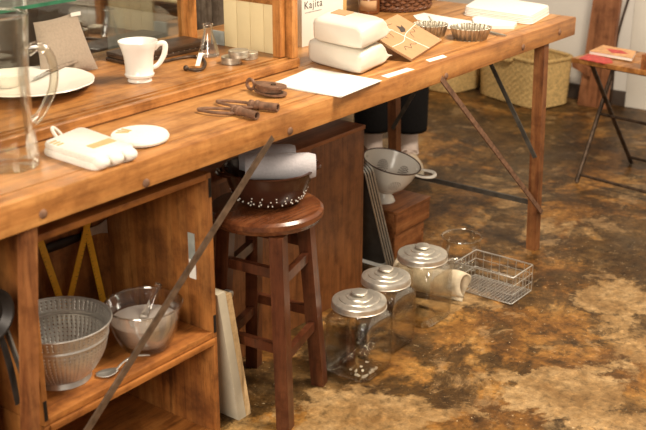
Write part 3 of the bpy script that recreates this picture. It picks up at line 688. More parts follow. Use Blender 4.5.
# curled bark
bk = thing('curled_bark', 'pale speckled piece of curled bark behind the jar', 'bark', (2.61, 1.57, 0))
A0, A1 = Vector((-.025, .115, .006)), Vector((.022, -.092, .006)); d = (A1-A0).normalized(); s = Vector((-d.y, d.x, 0)); rings = []
for i in range(13):
    t = i/12; c = A0.lerp(A1, t); R0 = .060-.016*t+.004*sin(9*t); ring = []
    for j in range(22):
        a = -1.2+4.9*j/21; rr = R0*(1+.12*sin(a*2+t*3)); ring.append(c+s*(cos(a)*rr*.42)+Vector((0, 0, R0*1.05+sin(a)*rr*1.05+.003))+d*(.012*sin(a*1.7)))
    rings.append(ring)
m = MB(); vs = [q for r in rings for q in r]; zmin = min(v.z for v in vs)
for v in vs: v.z -= zmin
m.add(vs, [(i*22+j, i*22+j+1, i*22+j+23, i*22+j+22) for i in range(12) for j in range(21)])
o = m.build('sheet', 'bark', bk, 60); solid(o, .005, 0)
# wire basket
WX0, WX1, WY0, WY1, WH = 2.705, 2.832, 1.362, 1.560, .088
wk = thing('wire_basket', 'rectangular silver wire basket on the floor in front of the table leg', 'basket', ((WX0+WX1)/2, (WY0+WY1)/2, 0))
wx, wy = (WX1-WX0)/2, (WY1-WY0)/2
def wloop(z, r, name, k=1.0): MB().tube([Vector((a*wx*k, b*wy*k, z)) for a, b in ((-1, -.97), (-.97, -1), (.97, -1), (1, -.97), (1, .97), (.97, 1), (-.97, 1), (-1, .97))], r, 6, True).build(name, 'steel', wk)
wloop(WH, .0022, 'rim'); wloop(.003, .0018, 'bottom_ring'); wloop(.032, .0011, 'wire'); wloop(.060, .0011, 'wire')
def wire(a, b): MB().tube([a, b], .0010, 5).build('wire', 'steel', wk)
for i in range(7):
    x = -wx+2*wx*i/6
    for sgn in (-1, 1): wire((x, sgn*wy, .003), (x, sgn*wy, WH))
for i in range(1, 7):
    y = -wy+2*wy*i/7
    for sgn in (-1, 1): wire((sgn*wx, y, .003), (sgn*wx, y, WH))
m = MB()
for i in range(1, 16): x = -wx+2*wx*i/16; m.tube([(x, -wy, .0035), (x, wy, .0035)], .0008, 4)
for i in range(1, 18): y = -wy+2*wy*i/18; m.tube([(-wx, y, .0045), (wx, y, .0045)], .0008, 4)
m.build('bottom_mesh', 'steel', wk)['kind'] = 'stuff'

# ------------------------------------------------------------------ things in the display case
p = at(140, 81, B)
mg = thing('mug', 'white china mug with a flared rim and a footed base', 'mug', p)
prof = [(.001, .002), (.026, 0), (.0285, .001), (.0285, .004), (.027, .007), (.0275, .009), (.0335, .013), (.035, .018), (.0325, .022), (.0330, .040), (.0350, .060), (.0405, .080), (.0460, .094), (.0460, .0955), (.0440, .095), (.038, .079), (.032, .060), (.030, .04), (.029, .02), (.001, .016)]
MB().lathe(prof, 56, None, False, False).build('cup', 'white', mg)
ang = math.atan2(CR.y, CR.x)+.25
MB().tube([Vector((cos(ang)*r, sin(ang)*r, z)) for r, z in ((.037, .074), (.049, .086), (.060, .086), (.063, .078), (.060, .062), (.053, .048), (.043, .036), (.031, .030))], [.004, .0048, .005, .005, .005, .0048, .0045, .004], 10, flat=1.3).build('handle', 'white', mg)
p = at(209, 56, B)
fk = thing('conical_flask', 'small clear glass conical flask in the display case', 'flask', p)
MB().lathe([(.001, .001), (.026, 0), (.029, .003), (.028, .008), (.0135, .058), (.012, .064), (.012, .078), (.0145, .081), (.0145, .083), (.0105, .080), (.0105, .064), (.012, .057), (.026, .008), (.001, .003)], 40, None, False, False).build('flask_body', 'glass', fk)
MB().tube(circ((0, 0, .082), .0138, 32), .0014, 8, True).build('lip', 'solidglass', fk)
def small_tin(px, py, z, label, r=.0255):
    p = at(px, py, z); o = thing('round_tin', label, 'tin', p, 0, 'small round tins in the case')
    MB().lathe([(.001, 0), (r-.001, 0), (r, .001), (r, .0085), (r-.001, .0085)], 36, None, False, True).build('tin_base', 'tin', o)
    MB().lathe([(r+.0006, .0088), (r+.0006, .0165), (r-.001, .0178), (r-.003, .0172), (.001, .0172)], 36, None, True, False).build('lid', 'tin', o)
small_tin(231.5, 63, B, 'small round metal tin in front of the other tins in the case')
small_tin(248, 58.5, B, 'small round metal tin half hidden behind two other tins')
small_tin(239, 57, B+.0182, 'small round metal tin stacked on top of two others')
# iron hook with tag
hk = thing('iron_hook', 'curled iron hook with a ball end and a paper tag', 'hook', at(185, 68, B))
o0 = Vector(hk.location); zz = .005
pts = [at(x, y, B+zz)-o0 for x, y in ((157, 63), (168, 60.5), (180, 58), (192, 56.5), (200, 57.5), (204.5, 61), (205, 65.5), (202, 69), (196, 70), (190, 69.5), (186, 68.8))]
MB().tube(pts, [.0025, .003, .0035, .0038, .004, .004, .004, .004, .004, .0038, .003], 8).build('rod', 'iron', hk)
MB().ball(pts[-1]+Vector((0, 0, .002)), .007, 12).build('ball_end', 'iron', hk)
ta, tb_ = at(201, 53, B+.034)-o0, at(197.5, 66, B+.006)-o0
dv = (tb_-ta).normalized(); sv = CR.copy()
MB().loft([[q+sv*a*.0055+dv.cross(sv)*b*.0012 for a, b in ((-1, -1), (1, -1), (1, 1), (-1, 1))] for q in (ta, tb_)]).build('paper_tag', 'shell', hk, 0)
# old dark book / box
q0, q1, q2 = at(118, 58, B), at(214, 43, B), at(191, 32, B+.022)
bkx = thing('dark_case', 'flat dark brown leather case lying behind the mug', 'case', (2.0, 2.05, B), 0)
MB().box((-.155, -.048, 0), (.115, .046, .009), .002).build('lower_half', 'dark_wood', bkx)
MB().box((-.153, -.046, .0095), (.113, .045, .024), .003).build('upper_half', 'dark_wood', bkx)
for i in range(14): MB().ball((-.145+i*.0192, -.0475, .0095), .0016, 6).build('stud', 'tin', bkx)
bkx.rotation_euler = (0, 0, radians(-4))
# linen pouch
po = thing('linen_pouch', 'taupe linen pouch leaning up against the back of the display case', 'pouch', (1.70, 2.06, B), 0)
bl, br, tr_, tl_ = at_y(40, 68, 2.058), at_y(98, 66, 2.05), at_y(76, 10, 2.088), at_y(33, 21, 2.092)
bl.z = br.z = B+.004
G = 14; vs = []; fs = []
for side in (1, -1):
    for i in range(G+1):
        for j in range(G+1):
            u, v = i/G, j/G; p = bl.lerp(br, u).lerp(tl_.lerp(tr_, u), v)
            pin = 1-.035*(4*u*(1-u))-.0; t = .021*(16*u*(1-u)*v*(1-v))**.45 * (1.25-.5*v)+.0006
            c = bl.lerp(br, .5).lerp(tl_.lerp(tr_, .5), .5); edge = max(abs(u-.5), abs(v-.5))*2
            p = p.lerp(c, .05*(1-(2*u-1)**2)*(abs(2*v-1)**4)+.05*(1-(2*v-1)**2)*(abs(2*u-1)**4))
            vs.append(p+Vector((0, -1, .12))*t*side-Vector(po.location))
        
    k = (G+1)**2*(0 if side == 1 else 1)
    fs += [(k+i*(G+1)+j, k+(i+1)*(G+1)+j, k+(i+1)*(G+1)+j+1, k+i*(G+1)+j+1) for i in range(G) for j in range(G)]
zm = min(v.z for v in vs)
for v in vs: v.z -= zm
m = MB(); m.add(vs, fs); m.build('cloth_body', 'linen', po, 80)
tgp = tr_-Vector(po.location)
MB().box((tgp.x-.024, tgp.y-.009, tgp.z-.012), (tgp.x+.006, tgp.y-.0075, tgp.z-.003)).build('woven_tag', 'paper', po, 0)
# plates
def plate(z, r, label, off=(0, 0)):
    c = at(30, 87, z); o = thing('plate', label, 'plate', (c.x+off[0], c.y+off[1], z), 0, 'stacked cream plates')
    fl_ = lambda i, a: 1+(.018*abs(cos(6*a)) if i in (2, 3, 4, 5) else 0)
    MB().lathe([(.001, .002), (r*.6, 0), (r*.97, .012), (r, .0135), (r*.99, .0155), (r*.62, .0055), (r*.58, .004), (.001, .004)], 96, None, False, False, None, fl_).build('dish', 'cream_china', o, 40)
    return Vector(o.location)
pl = plate(B, .146, 'lower cream plate of the stacked pair in the case')
pl = plate(B+.0145, .142, 'scalloped cream plate on top of another one with a knife on it', (.0, .0))
k0, k1, k2 = at(34, 79, B+.026), at(47, 72, B+.0285), at(76, 61.5, B+.034)
kn = thing('table_knife', 'knife with a grey wooden handle resting on the cream plates', 'knife', k0)
MB().tube([(0, 0, 0), (k1-k0)*.5, k1-k0], [.004, .007, .006], 8, flat=.25, up=(0, 0, 1)).build('blade', 'steel', kn)
MB().tube([k1-k0, (k1-k0).lerp(k2-k0, .5), k2-k0], [.0055, .0075, .0065], 10, flat=.6, up=(0, 0, 1)).build('handle', 'grey_boards', kn)
p = at(8, 80, B+.026)
cb = thing('cream_bowl', 'small cream bowl standing on the stacked plates behind the jug', 'bowl', (pl.x-.035, pl.y+.030, B+.0192))
MB().lathe([(.001, .001), (.022, 0), (.024, .003), (.040, .018), (.047, .030), (.045, .030), (.037, .018), (.001, .005)], 40, None, False, False).build('cup', 'cream_china', cb)

# ------------------------------------------------------------------ things on the table top
# jug
jg = thing('glass_jug', 'tall clear glass jug with a handle standing on the table', 'jug', at(11, 166, T))
pr = [(.001, .006), (.050, .0), (.055, .004), (.0545, .02), (.049, .10), (.049, .17), (.054, .24), (.0575, .285)]
ip = [(.055, .285), (.0515, .24), (.0465, .17), (.0465, .10), (.051, .022), (.001, .014)]
MB().lathe(pr+ip, 56, None, False, False).build('jug_body', 'jarglass', jg)
MB().tube(circ((0, 0, .2855), .0563, 48), .002, 8, True).build('rim', 'solidglass', jg)
ha = math.atan2(CR.y, CR.x)+.15
MB().tube([Vector((cos(ha)*r, sin(ha)*r, z)) for r, z in ((.050, .215), (.066, .226), (.084, .217), (.094, .188), (.090, .150), (.075, .117), (.060, .095), (.050, .087))], [.009, .0095, .009, .0085, .008, .008, .008, .010], 12).build('handle', 'handle_glass', jg)

def quad_pts(pix, z): return [at(x, y, z) for x, y in pix]
def sheet(name, label, cat, pix, z0, t, mat, group=None, n=1, jit=0.):
    ps = quad_pts(pix, z0); c = sum(ps, Vector())/len(ps); c.z = z0
    o = thing(name, label, cat, c, 0, group)
    for k in range(n):
        a = (random.random()-.5)*jit; off = Vector(((random.random()-.5)*jit*.1, (random.random()-.5)*jit*.1, 0))
        pp = [RZ(a) @ (q-c)+off for q in ps]
        MB().prism([(q.x, q.y) for q in pp], k*t*1.05, k*t*1.05+t, 2).build('sheet', mat, o, 0)
    return o
random.seed(5)
sheet('paper_sheet', 'small stack of white paper sheets on the table', 'paper', [(270, 86), (311, 69), (381, 82), (341, 98)], T, .0009, 'paper', None, 4, .05)
sheet('paper_tag', 'longer blank paper tag lying near the table edge', 'tag', [(381, 76), (407, 68), (414.5, 69.5), (388, 78)], T, .0006, 'paper', 'paper tags on the table')
sheet('paper_tag', 'shorter blank paper tag beside the kraft packets', 'tag', [(425.5, 60), (443, 55), (447, 57), (429.5, 62)], T, .0006, 'paper', 'paper tags on the table')

def cushion(corners, z0, h, name, label, mat, cat, e=.25, group=None, bul=.15, n=16):
    """soft folded stack: quad footprint, rounded edges"""
    c = sum(corners, Vector())/4; c.z = z0; o = thing(name, label, cat, c, 0, group)
    return o, [q-c for q in corners]
def soft_slab(par, q, z0, h, mat, name='layer', bul=.006, n=14, wob=.0):
    rings = []; prof = [(0.0, .975), (.15, .993), (.35, 1.0), (.65, 1.0), (.85, .993), (1.0, .975)]
    outl = []
    m4 = n
    for k in range(4):
        a, b2 = q[k], q[(k+1) % 4]
        for i in range(m4): outl.append(a.lerp(b2, i/m4))
    cc = sum(q, Vector())/4
    for i in range(len(outl)):   # round the corners
        pass
    sm = outl
    for _ in range(2): sm = [(sm[i-1]+sm[i]*2+sm[(i+1) % len(sm)])/4 for i in range(len(sm))]
    for t, s in prof:
        rings.append([cc+(v-cc)*s+Vector((0, 0, z0+h*t+wob*sin(i*.7)*t)) for i, v in enumerate(sm)])
    m = MB(); m.loft(rings); return m.build(name, mat, par, 70)
def face_band(par, q, u0, u1, v0, v1, z, mat, name='stripe', t=.0012):
    def pt(u, v): return (q[0].lerp(q[1], u)).lerp(q[3].lerp(q[2], u), v)
    MB().prism([(pt(u, v).x, pt(u, v).y) for u, v in ((u0, v0), (u1, v0), (u1, v1), (u0, v1))], z, z+t, 2).build(name, mat, par, 0)
# towel 1
cs = quad_pts([(42, 155), (95, 172), (138, 159), (82, 138)], T)
tw, q = cushion(cs, T, .03, 'folded_towel', 'thick white folded towel with beige stripes and a hanging loop', None, 'towel')
for k in range(2): soft_slab(tw, [v*(1-.03*k) for v in q], .013*k, .0135, 'cloth')
for k in range(3):
    e0, e1 = q[1].lerp(q[2], .04+.32*k), q[1].lerp(q[2], .34+.32*k); inw = (q[0]-q[1]).normalized()*.012
    mid = e0.lerp(e1, .5)+inw*.6+Vector((0, 0, .0135))
    mt_ = TR(*mid) @ RZ(math.atan2(e1.y-e0.y, e1.x-e0.x)) @ Matrix.Diagonal(((e1-e0).length*.56, .020, .0130, 1))
    MB().lathe([(sin(pi*i/10), -cos(pi*i/10)) for i in range(11)], 20, mt_).build('fold', 'cloth', tw)
for u0 in (.12, .19, .26): face_band(tw, q, u0, u0+.035, .02+.03, .20, .0262, 'stripe')
face_band(tw, q, .58, .72, .35, .90, .0262, 'stripe')
l0 = q[0].lerp(q[3], .45)+Vector((0, 0, .022))
MB().tube([l0+(Vector((-.4, .5, 0))*.02*sin(pi*i/10)) + Vector((.010*cos(pi*i/10), .006*cos(pi*i/10), .018*sin(pi*i/10))) for i in range(11)], .0035, 8).build('loop', 'cloth', tw)
# oval pad
c = at(140, 139.5, T); ov = thing('oval_pad', 'white oval cloth pad with beige stripes on the table', 'cloth pad', c, HEAD+pi/2+.12)
MB().lathe([(.001, 0), (.052, 0), (.0585, .003), (.060, .0075), (.0575, .012), (.050, .0145), (.001, .0155)], 48, Matrix.Diagonal((1, 1.16, 1, 1)), False, False).build('pad', 'cloth', ov)
for i in range(3): MB().box((.028-.006, -.002+i*.0, .0145), (.048, .004, .0158), 0, RZ(-.7+.30*i)).build('stripe', 'stripe', ov, 0)
# iron clamp hooks
def clamp(p_loop, p_mid, p_end, label):
    a, m_, e = at(*p_loop, T+.007), at(*p_mid, T+.011), at(*p_end, T+.011)
    o = thing('iron_shackle', label, 'iron fitting', (m_.x, m_.y, T), 0, 'rusty iron fittings on the table')
    L = lambda v: v-Vector((m_.x, m_.y, T)); d = (m_-a); d.z = 0; l = d.length; d.normalize(); s = Vector((-d.y, d.x, 0))
    loop = []
    for i in range(28):
        t = 2*pi*i/28; loop.append(L(a)+d*(l*.55-l*.52*cos(t))+s*(.018*sin(t)*(1-.25*cos(t)))+Vector((0, 0, .0)))
    MB().tube(loop, .0036, 8, True).build('loop', 'rust', o)
    ax = (e-m_).normalized(); Rm = TR(*L(m_-ax*.010)) @ ax.to_track_quat('Z', 'Y').to_matrix().to_4x4(); ln = (e-m_).length+.010
    MB().lathe([(.004, -.006), (.010, 0), (.0105, .006), (.0085, .008), (.0085, .014), (.011, .016), (.011, .021), (.009, .023), (.009, ln), (.0065, ln), (.0065, ln-.012), (.001, ln-.012)], 20, Rm, True, False).build('socket', 'rust', o, 30)
    MB().lathe([(.0025, 0), (.0025, .012)], 8, TR(*L(m_+ax*.02)) @ RX(pi/2)).build('bolt', 'iron', o)
clamp((197, 109), (236, 110), (257, 115.5), 'rusty iron loop with a tubular socket close to the table edge')
clamp((216, 101), (254, 104.5), (278, 107.5), 'rusty iron loop with a tubular socket touching the pulley block')
pc2 = at(272, 97, T); pu = thing('pulley_block', 'rusty iron pulley block with a ring at one end', 'pulley', pc2, 0, 'rusty iron fittings on the table')
e0, e1 = at(252, 91, T)-pc2, at(284, 98, T)-pc2; d = (e1-e0); L0 = d.length; d.normalize(); s = Vector((-d.y, d.x, 0))
ol = []
for i in range(36):
    t = 2*pi*i/36; ol.append((cos(t), sin(t)))
def egg(k): return [(d*(L0*.62*1.0*(.5+.46*c_) - d*0*0).x if False else 0 for c_, s_ in ol)]
for z0, z1, nm in ((.0045, .009, 'cheek_plate'), (.021, .0255, 'cheek_plate')):
    MB().prism([((e0+d*(L0*(.56+.46*c_))+s*(.025*s_*(1+.25*c_))).x, (e0+d*(L0*(.56+.46*c_))+s*(.025*s_*(1+.25*c_))).y) for c_, s_ in ol], z0, z1, 2).build(nm, 'rust', pu, 30)
MB().prism([((e0+d*(L0*(.52+.36*c_))+s*(.020*s_*(1+.25*c_))).x, (e0+d*(L0*(.52+.36*c_))+s*(.020*s_*(1+.25*c_))).y) for c_, s_ in ol], .0092, .0208, 2).build('shell', 'rust', pu, 30)
MB().lathe([(.0225, .0092), (.016, .0125), (.016, .0178), (.0225, .0208)], 28, TR(*(e0+d*L0*.68)), True, True).build('sheave', 'iron', pu)
MB().lathe([(.006, .0), (.006, .029)], 12, TR(*(e0+d*L0*.68))).build('axle', 'iron', pu)
MB().tube([e0+Vector((0, 0, .016))+d*.012*cos(a)+Vector((0, 0, .012))*sin(a)-d*.004 for a in [2*pi*i/20 for i in range(20)]], .004, 8, True).build('ring', 'rust', pu)

# coffee pouches
def pouch(pix, z0, h, label, lab=False, seal=.03):
    q = [at(x, y, z0) for x, y in pix]; c = sum(q, Vector())/4; c.z = z0
    o = thing('coffee_pouch', label, 'pouch', c, 0, 'white pouches stacked on the table'); q = [v-c for v in q]   # left, front, right, back
    # axis: from (left-back) to (front-right) edge: sealed end is front-right -> right
    rings = []; n = 40
    for t, hs, ws, zc in ((0, .72, .88, .46), (.03, .90, .97, .48), (.10, 1, 1, .5), (.45, 1.04, 1.01, .51), (.80, .98, 1.0, .49), (.90, .72, 1.0, .42), (.97, .35, 1.0, .34), (1.06, .04, 1.01, .30), (1.16, .025, 1.01, .28)):
        a, b2 = q[0].lerp(q[1], 0), q[3]
        # along u: back-left edge (q0-q3)?  use u from edge(q0,q1) to edge(q3,q2)
        p0 = q[0].lerp(q[3], t); p1 = q[1].lerp(q[2], t); mid = (p0+p1)/2; half = (p1-p0)/2*ws; ring = []
        for j in range(n):
            an = 2*pi*j/n; ex_ = .30
            cx = math.copysign(abs(cos(an))**ex_, cos(an)); sy = math.copysign(abs(sin(an))**ex_, sin(an))
            cr = 1+.02*sin(7*an+5*t)*(1 if .05 < t < .95 else .3)
            ring.append(mid+half*cx*cr+Vector((0, 0, h*zc+h/2*hs*sy*cr)))
        rings.append(ring)
    m = MB(); m.loft(rings); zm = min(v[2] for v in m.v); m.v = [(v[0], v[1], v[2]-zm) for v in m.v]
    m.build('paper_body', 'bagpaper', o, 55)
    if lab:
        def pt(u, v): return (q[0].lerp(q[1], v)).lerp(q[3].lerp(q[2], v), u)
        zt = max(v[2] for v in m.v)
        MB().prism([(pt(u, v).x, pt(u, v).y) for u, v in ((.40, .15), (.72, .15), (.72, .45), (.40, .45))], zt-.0012, zt+.0008, 2).build('label', 'kraft', o, 0)
    return max(v[2] for v in m.v)
h1 = pouch([(307, 62), (361, 76.5), (388, 64), (334, 50)], T, .062, 'white glossy paper pouch under another pouch')
pouch([(312, 40.5), (362, 51.5), (389, 38.5), (339, 28)], T+h1+.001, .060, 'white glossy paper pouch with a kraft label, lying on another', True)

# kraft packets tied with string
A_, Bv = at(411, 62, T), at(441, 42.5, T); dx = (Bv-A_).normalized(); LX = (Bv-A_).length
up_ = Vector((-dx.y, dx.x, 0))*.905+Vector((0, 0, .425)); nrm = dx.cross(up_).normalized(); LY = .150
kp = thing('kraft_packets', 'stack of kraft paper packets tied with white string', 'packet', A_)
def onp(u, v, w): return dx*(u*LX)+up_*(v*LY)+nrm*w
for k in range(3):
    j = .008*(1-k)
    MB().loft([[onp(u, v, w)+dx*j*.6 for u, v in ((0, 0), (1, 0), (1, 1), (0, 1))] for w in (k*.0035+.0002, k*.0035+.0032)]).build('packet', 'kraft', kp, 0)
wt = .0105+.0006
def stroke(pts, r, mat, name): MB().tube([onp(u, v, wt) for u, v in pts], r, 6).build(name, mat, kp)
stroke([(-.005, .42), (.3, .40), (.55, .52), (1.005, .60)], .0011, 'string', 'string')
stroke([(.52, -.005), (.47, .3), (.44, .6), (.36, 1.005)], .0011, 'string', 'string')
for pts in ([(.12, .22), (.2, .30), (.26, .20), (.34, .28), (.44, .22), (.52, .32)], [(.16, .62), (.12, .78), (.24, .84), (.30, .72), (.27, .58)], [(.58, .36), (.66, .50), (.76, .46), (.84, .58), (.90, .5)], [(.42, .84), (.5, .88), (.6, .86)]):
    MB().tube([onp(u, v, wt-.0006) for u, v in pts], .0007, 4).build('printed_line', 'ink', kp)
MB().loft([[onp(u, v, w) for u, v in ((.52, .60), (.60, .56), (.68, .62), (.72, .74), (.66, .70), (.62, .78), (.58, .68))] for w in (.0104, .0109)]).build('printed_mark', 'ink', kp, 0)

# tart tins
def tart(px, py, r, h, label):
    o = thing('tart_tin', label, 'tart tin', at(px, py, T), 0, 'fluted tart tins on the table')
    F_ = 22; n = F_*8
    fw = lambda i, a: 1+.050*math.tanh(1.6*sin(F_*a))
    ob = MB().lathe([(r*.80, .0008), (r*.99, h*.97), (r*1.0, h)], n, None, False, False, None, fw).build('fluted_wall', 'tin', o, 60); solid(ob, .0007, 0)
    MB().lathe([(.001, .0), (r*.80, .0), (r*.80, .001), (.001, .001)], 60, None, False, False).build('bottom', 'tin', o)
    MB().tube([Vector((r*cos(a)*fw(0, a), r*sin(a)*fw(0, a), h)) for a in [2*pi*i/n for i in range(n)]], .0009, 4, True).build('rim', 'tin', o)
tart(470, 38.5, .0575, .034, 'round fluted tart tin in front of the white card')
tart(430, 35.5, .050, .034, 'round fluted tart tin half hidden behind the kraft packets')
# white card with twine, narrow paper with spoon
cdw = sheet('white_card', 'leaf-shaped white card with a twine loop on the table', 'card', [(413, 16), (424, 13.5), (450, 18), (474, 22), (474, 25), (456, 29.5), (432, 24), (417, 20)], T, .002, 'paper')
cc = Vector(cdw.location)
MB().tube([at(x, y, T+z)-cc for x, y, z in ((429, 15.5, .004), (431, 18, .006), (436, 23, .007), (443, 27, .006), (450, 28.5, .004), (455, 27, .004))], .0022, 6).build('twine', 'string', cdw)
nf = thing('paper_wrapped_knife', 'narrow white paper sleeve with a metal handle end', 'knife', at(487, 27, T))
c0 = Vector(nf.location)
MB().prism([(v.x-c0.x, v.y-c0.y) for v in quad_pts([(472, 21), (478, 19), (517, 25), (514, 29), (492, 29), (474, 26)], T)], 0, .010, 2).build('paper_sleeve', 'paper', nf, 0)
MB().tube([at(488, 31, T+.005)-c0, at(496, 33.5, T+.005)-c0, at(506, 35.5, T+.005)-c0], [.005, .006, .004], 8, flat=.5, up=(0, 0, 1)).build('handle', 'tin', nf)
# folded napkins
cs = quad_pts([(462, 15.5), (531, 25.5), (551, 14), (482, 3)], T)
c = sum(cs, Vector())/4; q = [v-c for v in cs]
for k in range(3):
    qq = [v*(1.0-.008*k)+Vector((.004*k, .002*k, 0)) for v in q]
    o = thing('folded_napkin', ['bottom white folded napkin of the stack at the table end', 'middle white folded napkin of the stack at the table end', 'top white folded napkin of the stack at the table end'][k], 'napkin', (c.x, c.y, T+.0092*k), 0, 'folded napkins in a stack')
    soft_slab(o, qq, 0, .0046, 'cloth', 'lower_fold'); soft_slab(o, [v*.985 for v in qq], .0046, .0045, 'cloth', 'upper_fold')
# standing printed box, ochre book, amber jar, block
sb = at(302, 50, T); y_s = 1.90; x0, x1 = at_y(302, 47, y_s).x, at_y(343, 35, y_s).x
bx = thing('printed_box', 'tall cream paper box with black lettering standing on the table', 'box', (x0, y_s, T))
MB().box((0, 0, 0), (x1-x0, .07, .24), .0015).build('carton', 'paper', bx)
def lettering(txt, size, x, z, mat, name):
    me = text_mesh(txt, size); me.materials.clear(); me.materials.append(M[mat]); o = bpy.data.objects.new(name, me); COL.objects.link(o); o.parent = bx
    o.location = (x, -.0006, z); o.rotation_euler = (pi/2, 0, 0); return o
tz = at_y(304, 9.5, y_s).z-T
lettering('Kajita', .030, at_y(304, 9, y_s).x-x0, tz, 'ink', 'lettering')
for k in range(14):
    MB().box((at_y(305, 12, y_s).x-x0+k*.0055, -.0005, tz-.012), (at_y(305, 12, y_s).x-x0+k*.0055+.0038, 0, tz-.0098)).build('small_print', 'grey_ink', bx, 0)
ox = x1+.008
ob = thing('ochre_book', 'ochre book with a dotted edge standing beside the printed box', 'book', (ox, 1.93, T))
MB().box((0, 0, 0), (.05, .012, .2), .001).build('front_cover', 'ochre', ob); MB().box((.002, .0122, .003), (.049, .032, .197)).build('page_block', 'paper', ob, 0); MB().box((0, .0322, 0), (.05, .036, .2), .001).build('back_cover', 'ochre', ob)
for i in range(12): MB().box((.004, -.0004, .02+i*.014), (.010, 0, .024+i*.014)).build('dot', 'ink', ob, 0)
aj = thing('amber_jar', 'amber glass jar with a kraft label in front of the wicker basket', 'jar', at(369, 13, T))
MB().lathe([(.001, 0), (.032, 0), (.035, .004), (.035, .075), (.028, .085), (.028, .092), (.001, .092)], 36, None, False, False).build('jar_body', 'amber', aj)
MB().lathe([(.030, .0922), (.031, .110), (.001, .111)], 36, None, True, False).build('lid', 'iron_dark', aj)
rg = []
for zz in (.012, .045): rg.append([Vector((.0355*cos(a), .0355*sin(a), zz)) for a in [HEAD+pi-1.0+i*.1 for i in range(18)]])
m = MB(); m.add(rg[0]+rg[1], [(i, i+1, 18+i+1, 18+i) for i in range(17)]); solid(m.build('label', 'kraft', aj, 60), .0006, 0)
bl_ = thing('wooden_block', 'small brown wooden stand next to the display case post', 'stand', (2.235, 1.86, T))
MB().box((-.012, -.02, 0), (.02, .05, .010), .002).build('foot', 'chest', bl_); MB().box((-.003, -.018, .0102), (.014, .046, .066), .003).build('upright', 'chest', bl_)
# wicker basket on the table
def woven(par, prof, n, amp, sx, sy, ex, mat, name, rowf=2, inner=None):
    rings = []
    for i, (s, z) in enumerate(prof):
        ring = []
        for j in range(n):
            a = 2*pi*j/n; q = (abs(cos(a))**ex+abs(sin(a))**ex)**(-1/ex) if ex > 2 else 1
            k = amp*(1 if ((j//2)+i//rowf) % 2 else -1) if 1 < i < len(prof)-1 else 0
            ring.append(Vector(((sx*s*q+k)*cos(a), (sy*s*q+k)*sin(a), z)))
        rings.append(ring)
    return solid(MB().loft(rings, True, False).build(name, mat, par, 180), .006, -1)
wc = at(399, 12.5, T); hv = Vector((CF.x, CF.y, 0)).normalized()
wbk = thing('wicker_basket', 'round dark brown wicker basket at the back of the table', 'basket', (wc.x+hv.x*.105, wc.y+hv.y*.105, T))
MB().lathe([(.001, .001), (.100, .001), (.104, .006), (.114, .115), (.112, .115), (.100, .008), (.001, .004)], 48, None, False, False).build('lining', 'wicker', wbk)
NS = 42
for row in range(11):
    zz = .016+row*.0092; R0 = .108+.010*(row/11)
    MB().tube([Vector(((R0+.0045*cos(NS*a/2+row*pi))*cos(a), (R0+.0045*cos(NS*a/2+row*pi))*sin(a), zz+.0015*sin(a*7+row))) for a in [4*pi*i/240*.5 for i in range(240)]], .0047, 6, True).build('strand', 'wicker', wbk)
for k in range(42):
    a = 2*pi*k/42; MB().tube([(.1075*cos(a), .1075*sin(a), .005), (.118*cos(a), .118*sin(a), .116)], .003, 5).build('stake', 'wicker', wbk)
for zz, rr in ((.004, .107), (.012, .112), (.1165, .120)):
    for ph in (0, pi): MB().tube([Vector(((rr+.003*cos(18*a+ph))*cos(a), (rr+.003*cos(18*a+ph))*sin(a), max(.004, zz+.003*sin(18*a+ph)))) for a in [2*pi*i/180 for i in range(180)]], .0032, 6, True).build('braid', 'wicker', wbk)

# ------------------------------------------------------------------ background
bg = thing('straw_basket', 'large rectangular woven straw basket by the wall', 'basket', (4.93, 2.495, 0), radians(-18))
woven(bg, [(.90, 0), (.955, .005)]+[(.955+.05*i/30, .010+i*.0074) for i in range(31)], 168, .0026, .135, .225, 5, 'straw', 'woven_wall')
def bring(par, sx, sy, z, r, mat):
    MB().tube([Vector((sx*(abs(cos(a))**5+abs(sin(a))**5)**(-.2)*cos(a), sy*(abs(cos(a))**5+abs(sin(a))**5)**(-.2)*sin(a), z)) for a in [2*pi*i/72 for i in range(72)]], r, 8, True).build('rim', mat, par)
bring(bg, .1345, .2245, .236, .010, 'straw_rim')
for s in (-1, 1): MB().tube([(-.133*s, -.05, .232), (-.150*s, -.045, .222), (-.152*s, 0, .220), (-.150*s, .045, .222), (-.133*s, .05, .232)], .009, 8).build('handle', 'straw_rim', bg)
b2_ = thing('straw_basket', 'low woven straw basket beside a larger one at the wall', 'basket', (4.93, 3.02, 0), radians(-12))
woven(b2_, [(.90, 0), (.96, .005)]+[(.96+.04*i/22, .010+i*.0074) for i in range(23)], 150, .0026, .135, .24, 5, 'straw', 'woven_wall'); bring(b2_, .1345, .239, .176, .010, 'straw_rim')

# wooden trestle leaning on wall
tsx = thing('wooden_trestle', 'reddish wooden plank trestle leaning by the white wall', 'trestle', (4.95, 2.12, 0))
def skew(name, pts_lo, pts_hi, x0, x1, par, mat='plank', lean=0):
    (ya, za), (yb, zb) = pts_lo; (yc, zc), (yd, zd) = pts_hi
    m = MB(); m.loft([[Vector((x, y, z)) for y, z in ((ya, za), (yb, zb), (yd, zd), (yc, zc))] for x in (x0, x1)]); return m.build(name, mat, par, 0)
X0 = 4.985
def ty(px, py): v = at_x(px, py, X0); return (v.y-2.12, v.z)
(yl, zl), (yr, zr) = ty(577, 107), ty(606, 104); (yt0, zt0), (yt1, zt1) = ty(593, 0), ty(620, 0)
sc_ = .95/zt0
skew('board', ((yr, 0), (yl, 0)), ((yr+(yt1-yr)*sc_, .95), (yl+(yt0-yl)*sc_, .95)), .035, .062, tsx)
skew('crossbar', ((yl+.035, .225), (yl+.035, .19)), ((yl-.06, .19), (yl-.06, .155)), .012, .034, tsx)
